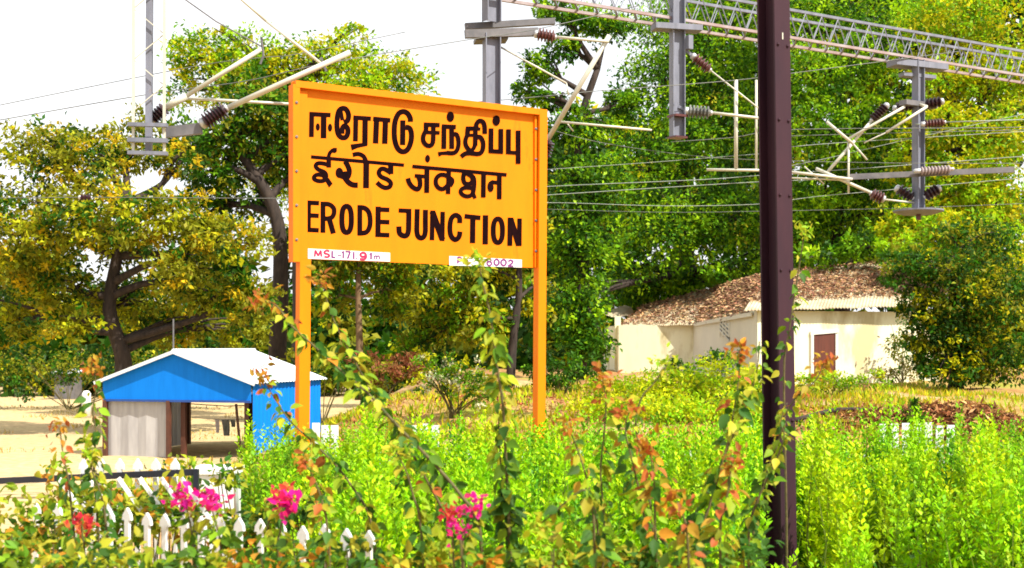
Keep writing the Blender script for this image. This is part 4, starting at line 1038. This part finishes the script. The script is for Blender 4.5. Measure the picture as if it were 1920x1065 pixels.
# ------------------------------------------------------------------ tall weeds
n_c = 560
cy = 8.2 + 8.2 * rng.random(n_c) ** .9; cx = rng.uniform(-5, 8.6, n_c)
keep = ~((np.abs(960 + cx / cy * F - 1466) < 72) & (cy < 10.5)) & (cx > -1.3 - (cy - 8.4) * .265) & (np.abs(cx) < cy * .46) & ((cx - pb.x) ** 2 + (cy - pb.y) ** 2 > .10)
cx, cy = cx[keep], cy[keep]; n_c = len(cx)
for hx_, hy_, hr_ in ((980, 920, .62), (1535, 940, .62), (1775, 960, .65), (720, 950, .45), (1330, 880, .5), (1650, 890, .42), (1120, 900, .4), (840, 900, .4)):
    q_ = P(hx_, hy_, 10.6 if hy_ > 920 else 12.5)
    k_ = (cx - q_.x) ** 2 + (cy - q_.y) ** 2 > hr_ ** 2
    cx, cy = cx[k_], cy[k_]
n_c = len(cx)
c_h = np.clip(1.42 + .17 * rng.normal(size=n_c), .95, 1.78); c_r = rng.uniform(.16, .34, n_c)
m_c = rng.integers(10, 20, n_c); idc = np.repeat(np.arange(n_c), m_c); n_s = len(idc)
off = rng.normal(size=(n_s, 2)) * .55; ro = np.linalg.norm(off, axis=1); off = off / np.maximum(ro, 1)[:, None]; ro = np.minimum(ro, 1)
wx = cx[idc] + off[:, 0] * c_r[idc] * .6; wy = cy[idc] + off[:, 1] * c_r[idc] * .6
hh = c_h[idc] * (1.08 - .34 * ro ** 1.5) + .05 * rng.normal(size=n_s)
per = 84
tt = np.tile(np.linspace(.12, 1.0, per), (n_s, 1)) + rng.normal(0, .01, (n_s, per)); tt = np.clip(tt, 0, 1.02)
lean = off * c_r[idc][:, None] * .9 + rng.normal(0, .05, (n_s, 2))
bx_ = wx[:, None] + lean[:, :1] * tt ** 2; by_ = wy[:, None] + lean[:, 1:] * tt ** 2; bz_ = hh[:, None] * tt
th = rng.random((n_s, per)) * 2 * np.pi
out = np.stack([np.cos(th), np.sin(th), np.zeros_like(th)], -1)
rad = (.115 * (1.04 - tt) ** .55)[..., None]
c = np.stack([bx_, by_, bz_], -1) + out * rad * rng.random((n_s, per, 1)) ** .5 * 1.0
ax = out * .8 + np.array([0, 0, .9]) + rng.normal(size=c.shape) * .25
nr = -out * .7 + np.array([0, 0, 1.0]) + rng.normal(size=c.shape) * .4
L = (.082 * (1.25 - tt * .65)) * rng.uniform(.7, 1.3, (n_s, per))
pw = np.array([(.38, .66, .006), (.26, .58, .008), (.52, .62, .006), (.11, .34, .010), (.04, .16, .016)])
pc = (.55 * pw[rng.choice(5, n_c, p=[.28, .26, .14, .19, .13])][idc] + .45 * pw[rng.choice(5, n_s, p=[.34, .26, .2, .14, .06])])
rgb = jitter(np.repeat(pc, per, 0), n_s * per, .16)
wv = (c.reshape(-1, 3), ax.reshape(-1, 3), nr.reshape(-1, 3), L.ravel(), L.ravel() * .52, rgb)
# stems as long thin blades
sc_ = np.stack([wx, wy, np.zeros(n_s)], 1); sa = np.stack([lean[:, 0] * .8, lean[:, 1] * .8, hh], 1)
wv = tuple(np.concatenate([a, b]) for a, b in zip(wv, (sc_, sa, rng.normal(size=(n_s, 3)) * [1, 1, .05], hh * 1.0, np.full(n_s, .016), jitter(np.array([.14, .19, .03]), n_s, .2))))
nu = 16000  # low understory leaves; shade in the weed hollows is put into their dark colour
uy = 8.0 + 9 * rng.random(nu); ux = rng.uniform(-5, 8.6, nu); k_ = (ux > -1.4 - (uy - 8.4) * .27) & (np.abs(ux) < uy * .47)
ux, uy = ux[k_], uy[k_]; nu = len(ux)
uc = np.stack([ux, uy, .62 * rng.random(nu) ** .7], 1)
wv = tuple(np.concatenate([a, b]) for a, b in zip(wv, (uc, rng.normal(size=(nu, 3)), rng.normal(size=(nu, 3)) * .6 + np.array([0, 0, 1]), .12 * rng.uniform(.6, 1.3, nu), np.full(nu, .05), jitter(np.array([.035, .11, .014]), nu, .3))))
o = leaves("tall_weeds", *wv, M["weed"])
tag(o, "dense bright green feathery weeds filling the front right", "weeds", kind="stuff")

# ------------------------------------------------------------------ white fences
def picket(parent, base, h, w=.045, d=.02, ax=Vector((1, 0, 0)), head=.085, name="picket", lean=0.0):
    """flat picket with an arrow-shaped head"""
    ay = Vector((-ax.y, ax.x, 0)); up = (SZ + ax * lean).normalized()
    z1 = h - head
    pr = [(-w / 2, 0), (w / 2, 0), (w / 2, z1), (w * 1.05, z1), (w * .9, z1 + head * .45), (0, h), (-w * .9, z1 + head * .45), (-w * 1.05, z1), (-w / 2, z1)]
    mb = MB(); mb.prism([base + ax * a + up * b - ay * d / 2 for a, b in pr], ay * d)
    return mb.build(name, M["white"], parent)
xsP = [145, 174, 206, 239, 276, 309, 345, 377, 412, 449, 488, 527, 568, 609]
fa = Vector((P(145, 0, 8.0).x, 8.0, 0)); fb_ = Vector((P(609, 0, 7.12).x, 7.12, 0)); fd = (fb_ - fa).normalized()
fence = thing("picket_fence", (fa + fb_) / 2, "white picket fence with arrow heads along the bottom left edge of the view", "fence")
for i, x in enumerate([104 - 36, 108] + xsP + [650, 692]):
    k = (x - 960) / F; t = (k * fa.y - fa.x) / (fd.x - k * fd.y); b = fa + fd * t
    picket(fence, b, 1.5 + random.uniform(-.015, .015), .034, .02, fd, .075)
for z in (.35, 1.1):
    MB().bar(fa - fd * .6 + SZ * z - Vector((fd.y, -fd.x, 0)) * .02, fb_ + fd * .5 + SZ * z - Vector((fd.y, -fd.x, 0)) * .02, .02, .05).build("rail", M["white"], fence)

gate = thing("gate", P(240, 990, 9.0), "black framed gate with white pickets above its rail and slanting white slats below", "gate")
ga = P(-30, 903, 9.4); gb_ = P(368, 885, 8.9)
gd = Vector((gb_.x - ga.x, gb_.y - ga.y, 0)).normalized()
mb = MB(); mb.bar(ga, gb_, .03, .045)
mb.bar(Vector((gb_.x, gb_.y, 0)), gb_ + SZ * .02, .035, .035); mb.bar(Vector((ga.x, ga.y, 0)), ga + SZ * .02, .035, .035)
mb.bar(Vector((ga.x, ga.y, .3)), Vector((gb_.x, gb_.y, .3)), .03, .04)
mb.build("frame", M["black"], gate)
for x in (158, 192, 226, 259, 292, 327):
    t = (x + 30) / 398; q = ga.lerp(gb_, t)
    b = Vector((q.x, q.y, 0)) + Vector((0, .045, 0))
    picket(gate, b, EYE + (HORIZON - 861) / F * q.y, .034, .02, gd, .075)
mb = None
for x in (110, 165, 222, 262, 302, 340):
    yy = 8.95 - .5 * (x + 30) / 398 - .3
    a = P(x, 896, yy); b = P(x + 62, 985, yy)
    MB().bar(a, b, .02, .03, Vector((0, 1, 0))).build("slat", M["white"], gate)

# white concrete block right of the gate
wb = thing("planter_wall", P(405, 900, 12), "plain white block of low wall between the gate and the weeds", "wall")
pc_ = P(405, 900, 12)
mb = MB(); mb.box((pc_.x, 12.1, .65), .36, .3, 1.30); mb.build("pier", M["white"], wb)
mb = MB(); mb.box((pc_.x, 12.1, 1.33), .42, .36, .06); mb.build("coping", M["white"], wb)
MB().tube([P(428, 872, 11.8), P(432, 890, 11.8), P(442, 912, 11.8), P(444, 990, 11.8)], .022, 8).build("pipe", M["cap"], wb, smooth=True)

bf = thing("paling_fence", P(1100, 800, 16.9), "white paling fence half hidden behind the bright weeds below the sign", "fence")
x = 575; 
while x < 1860:
    b = Vector((P(x, 0, 16.9).x, 16.9, 0))
    h = (1.46 if (585 < x < 640 or 765 < x < 835 or 1385 < x < 1410) else 1.47 if 1655 < x < 1795 else 1.12) + random.uniform(-.03, .02)
    mb = MB(); mb.box(b + SZ * h / 2, .10, .02, h); mb.build("paling", M["white"], bf)
    x += 17.5 if int(x * 7) % 3 else 21
for z in (.4, .95):
    MB().bar(Vector((P(560, 0, 16.93).x, 16.93, z)), Vector((P(1870, 0, 16.93).x, 16.93, z)), .03, .06).build("rail", M["white"], bf)

# ------------------------------------------------------------------ bougainvillea canes near the camera
GR_ = np.array([(.04, .12, .012), (.09, .20, .012), (.06, .15, .02)])
YL_ = np.array([(.34, .40, .02), (.42, .40, .03), (.22, .36, .015)])
OG_ = np.array([(.50, .22, .02), (.42, .27, .03), (.40, .11, .03)])
MG_ = np.array([(.62, .01, .22), (.70, .02, .30), (.60, .02, .12)])
RD_ = np.array([(.62, .05, .04), (.55, .03, .06), (.62, .16, .05)])

def cane(label, pts, Y, tip="orange", n=None, leaf=.075, r=.008, flush=.35, Yend=None, side=1.0, gr=1.0, name="bougainvillea", droop=.8):
    leaf *= .97
    """arching cane: pts photo pixels from tip to base, then down to the ground"""
    Yend = Yend or Y
    m_ = len(pts)
    path = [P(x, y, Y + (Yend - Y) * i / max(1, m_ - 1)) for i, (x, y) in enumerate(pts)]
    last = path[-1]
    full = smooth_path(path + [Vector((last.x + .03, last.y + .05, last.z * .5)), Vector((last.x + .04, last.y + .08, 0))], 6)
    root = thing(name, full[-1], label, "shrub", "bougainvillea canes")
    k = len(full)
    MB().tube(full, [r * (.35 + .9 * i / k) for i in range(k)], 6).build("stem", M["stem"], root, smooth=True)
    # leaves spaced along the arc length
    L = [0.0]
    for i in range(1, k): L.append(L[-1] + (full[i] - full[i - 1]).length)
    vis = sum((path[i] - path[i - 1]).length for i in range(1, m_)) + .35
    n = n or int(vis / .0115)
    ss = np.sort(rng.random(n)) * min(vis, L[-1])
    fx_ = np.interp(ss, L, [p.x for p in full]); fy_ = np.interp(ss, L, [p.y for p in full]); fz_ = np.interp(ss, L, [p.z for p in full])
    c = np.stack([fx_, fy_, fz_], 1)
    th = rng.random(n) * 2 * np.pi
    out = np.stack([np.cos(th), np.sin(th), rng.normal(0, .25, n)], 1)
    c = c + out * rng.uniform(.005, .045, n)[:, None]
    ax = out + np.array([0, 0, -droop]) + rng.normal(size=(n, 3)) * .35
    nr = rng.normal(size=(n, 3)) * .5 + np.array([0, -.35, .8])
    q = ss / vis
    rgb = np.empty((n, 3)); ro = rng.random(n)
    g = GR_[rng.integers(0, 3, n)] * gr; yl = YL_[rng.integers(0, 3, n)]; og = OG_[rng.integers(0, 3, n)]
    sel_o = ro < np.clip(flush - q * 1.6, 0.03, 1) if tip == "orange" else np.zeros(n, bool)
    sel_y = ~sel_o & (rng.random(n) < np.clip(.75 - q * .6, .22, 1))
    rgb[:] = g; rgb[sel_y] = yl[sel_y]; rgb[sel_o] = og[sel_o]
    LL = leaf * rng.uniform(.55, 1.3, n) * np.clip(.55 + q * 2, .55, 1)
    leaves("leaves", c, ax, nr, LL, LL * .62, jitter(rgb, n, .18), M["leaf"], root, "ovate")
    if tip:
        nt = 44 if tip in ("magenta", "red") else 34
        pal = {"orange": OG_, "yellow": YL_ * 1.25, "magenta": MG_, "red": RD_}[tip]
        ct = np.array(full[0])[None] + rng.normal(size=(nt, 3)) * np.array([.034, .034, .03])
        ax = rng.normal(size=(nt, 3)) + np.array([0, 0, .1])
        nr = rng.normal(size=(nt, 3)) * .6 + np.array([0, -.6, .7])
        pc2 = pal[rng.integers(0, 3, nt)]
        lt = leaf * (.66 if tip in ("magenta", "red") else .72) * rng.uniform(.5, 1.2, nt)
        leaves("bracts" if tip in ("magenta", "red") else "tip_leaves", ct, ax, nr, lt, lt * (.66 if tip in ("magenta", "red") else .48), jitter(pc2, nt, .18), M["bract"], root, "ovate")
    return root

cane("long arching cane, its orange tip left of the sign's left post", [(490, 562), (520, 575), (548, 612), (590, 650), (640, 695), (690, 738), (742, 795), (800, 855), (865, 930), (900, 1000)], 7.6, leaf=.085, r=.011, Yend=6.8)
cane("branch with orange top leaves rising just under the plate at the sign's lower left", [(600, 528), (614, 566), (630, 610), (655, 660), (690, 720), (720, 765), (760, 830), (800, 900), (840, 1000)], 7.4, leaf=.085, flush=.5)
cane("upright cane in front of the right number plate, climbing the middle of the view", [(898, 492), (905, 530), (916, 575), (925, 630), (934, 700), (943, 760), (948, 850), (952, 930), (955, 1000)], 6.9, leaf=.085, r=.010, tip="yellow", flush=0)
cane("second thinner stem close beside the upright middle cane", [(930, 700), (935, 790), (938, 860), (945, 940), (950, 1010)], 6.95, tip=None, leaf=.085, droop=1.2)
cane("cane with a pale orange tip crossing the blue shed wall", [(492, 706), (512, 742), (545, 790), (600, 842), (655, 905), (700, 1000)], 7.2, leaf=.075)
cane("upright cane with drooping leaves in front of the shed's left corner", [(176, 684), (180, 730), (174, 770), (180, 815), (176, 870), (180, 940), (185, 1010)], 7.4, leaf=.075)
cane("leafy stem at the left edge in front of the bright field", [(112, 800), (118, 850), (128, 900), (135, 960), (140, 1020)], 7.2, leaf=.07, flush=.6)
cane("bushy stem with yellow leaves left of the shed's grey panel", [(165, 840), (172, 880), (190, 930), (200, 1000)], 7.3, tip="yellow", leaf=.07)
cane("rusty orange topped cane left of the spreading bush", [(1130, 712), (1136, 760), (1132, 820), (1126, 880), (1130, 940), (1134, 1010)], 6.8, leaf=.075, flush=.7)
cane("thin cane with a red-orange tip at mid right, in front of the white palings", [(1062, 792), (1078, 830), (1095, 880), (1110, 940), (1122, 1010)], 6.6, leaf=.07, flush=.6)
cane("cane with a drooping orange tip crossing the green weeds left of the pole", [(1180, 770), (1172, 805), (1182, 850), (1196, 910), (1206, 960), (1212, 1020)], 6.7, leaf=.075, flush=.5)
cane("cane with a big orange leaf cluster half way to the maroon pole", [(1216, 838), (1224, 880), (1228, 930), (1228, 980), (1230, 1030)], 6.4, leaf=.085, flush=1.2)
cane("green topped cane reaching up toward the house's sunlit wing", [(1252, 682), (1228, 716), (1204, 744), (1192, 790), (1200, 850), (1215, 920), (1225, 1010)], 7.0, tip="yellow", leaf=.065, n=46)
cane("tall cane with orange tips just left of the maroon pole", [(1388, 656), (1385, 710), (1376, 770), (1364, 830), (1348, 890), (1330, 950), (1318, 1010)], 7.1, leaf=.085, flush=.5)
cane("leaning dark stem crossing close against the pole's left side", [(1424, 640), (1418, 700), (1396, 770), (1368, 830), (1340, 900), (1306, 960), (1280, 1020)], 7.3, tip=None, leaf=.08, r=.011)
cane("cane with copper leaves low beside the pole's left side", [(1372, 866), (1368, 900), (1360, 950), (1350, 1010)], 6.3, leaf=.085, flush=1.0)
cane("cane with a copper tip in front of the house door, curling across the pole", [(1546, 676), (1530, 712), (1496, 742), (1474, 775), (1462, 820), (1444, 870), (1424, 930), (1412, 1010)], 7.8, leaf=.075, flush=.6)
cane("leafy shoot climbing the front of the maroon pole", [(1476, 755), (1464, 790), (1470, 820), (1452, 870), (1420, 940), (1404, 1010)], 7.7, tip=None, leaf=.075)
cane("low yellow tipped cane in the weeds below the sign's middle", [(742, 848), (760, 880), (775, 930), (790, 1000)], 6.6, tip="yellow", leaf=.075)
cane("low orange-yellow cane in front of the blue wall's foot", [(572, 868), (592, 905), (606, 950), (615, 1010)], 6.4, tip="orange", leaf=.07, flush=.7)
cane("low leafy cane at the bottom right of centre", [(1010, 985), (1040, 960), (1075, 930), (1100, 920), (1112, 960), (1115, 1030)], 6.1, tip="yellow", leaf=.085)
cane("dry cane with copper leaves at the bottom between weeds and pole", [(1270, 940), (1282, 970), (1290, 1030)], 6.0, leaf=.08, flush=1.0)
# flowering canes
cane("flowering cane with large magenta bracts beside the gate post", [(392, 940), (400, 965), (410, 1000), (415, 1040)], 6.9, tip="magenta", leaf=.085)
cane("flowering cane with magenta and red bracts in front of the gate's dark upright", [(344, 932), (352, 960), (360, 1000), (362, 1040)], 7.0, tip="magenta", leaf=.08)
cane("flowering cane with pink-red bracts left of the weeds", [(538, 944), (530, 970), (525, 1000), (522, 1040)], 6.7, tip="magenta", leaf=.085)
cane("flowering cane with orange-red bracts above the pink one", [(530, 926), (512, 950), (500, 1000), (498, 1040)], 6.9, tip="red", leaf=.08)
cane("single bright magenta flower among leaves below the sign", [(890, 950), (880, 975), (872, 1010), (868, 1040)], 6.3, tip="magenta", leaf=.065, n=22)
cane("small red flower left of the single magenta one", [(843, 962), (846, 985), (850, 1040)], 6.4, tip="red", leaf=.055, n=18)
cane("small pink-red flower low at the bottom below the sign", [(858, 986), (862, 1010), (866, 1050)], 6.2, tip="magenta", leaf=.05, n=18)
cane("scarlet flower cluster at the bottom left corner", [(152, 984), (156, 1010), (160, 1050)], 6.8, tip="red", leaf=.075)
# leafy mass of the bougainvillea around the fence
bm_ = [B(200, 975, 150, 50, 8.5), B(350, 970, 120, 45, 8.3), B(480, 985, 100, 45, 8.1), B(560, 960, 70, 45, 8.1), B(110, 940, 60, 60, 8.6), B(180, 1052, 160, 34, 6.5), B(420, 1054, 160, 34, 6.5), B(40, 1040, 80, 50, 6.8), B(260, 930, 120, 30, 8.6, .6), B(620, 1030, 100, 40, 7.0, .7), B(420, 905, 60, 35, 9.6, .6), B(300, 875, 90, 14, 9.9, .4), B(60, 1010, 120, 70, 7.6), B(780, 1050, 140, 36, 6.7, .7), B(960, 1060, 120, 40, 6.5, .7), B(1100, 1050, 110, 36, 6.5, .7), B(1250, 1060, 120, 40, 6.4, .7), B(1390, 1040, 60, 50, 7.2, .7)]
bl = thing("bougainvillea_bush", (-2.0, 7.8, 0), "leafy green and yellow bougainvillea bush growing through the white picket fence", "shrub")
mb = MB()
for b in bm_:
    for k in range(4):
        e_ = Vector(b[0]) + Vector((random.uniform(-.8, .8) * b[1], random.uniform(-.6, .6) * b[2], random.uniform(-.2, .8) * b[3]))
        g_ = Vector((e_.x + random.uniform(-.2, .2), e_.y + random.uniform(-.1, .1), 0))
        lp = smooth_path([g_, g_.lerp(e_, .6) + Vector((random.uniform(-.1, .1), 0, 0)), e_], 4)
        mb.tube(lp, [.009 * (1 - .6 * j / (len(lp) - 1)) for j in range(len(lp))], 5)
mb.build("stem", M["stem"], bl)
pts, outs, ids = crown_points(bm_, 4200, .2, 10, .2)
N = len(pts)
pal = np.concatenate([GR_, YL_ * .9, OG_[:1]]); ci = rng.choice(7, ids.max() + 1, p=[.12, .13, .12, .18, .18, .18, .09])
rgb = jitter(pal[ci][ids], N, .2)
ax = outs * .5 + rng.normal(size=(N, 3)); ax[:, 2] -= .4
LL = .068 * rng.uniform(.55, 1.3, N)
leaves("leaves", pts, ax, rng.normal(size=(N, 3)) * .5 + np.array([0, -.3, .9]), LL, LL * .62, rgb, M["leaf"], bl, "ovate")
# sprig of yellow leaves hanging beside the pole
cane("hanging sprig of golden leaves against the pole's right edge above the roof", [(1508, 432), (1506, 452), (1500, 490), (1492, 540), (1480, 620), (1470, 700)], 9.4, tip="yellow", leaf=.08, n=40)
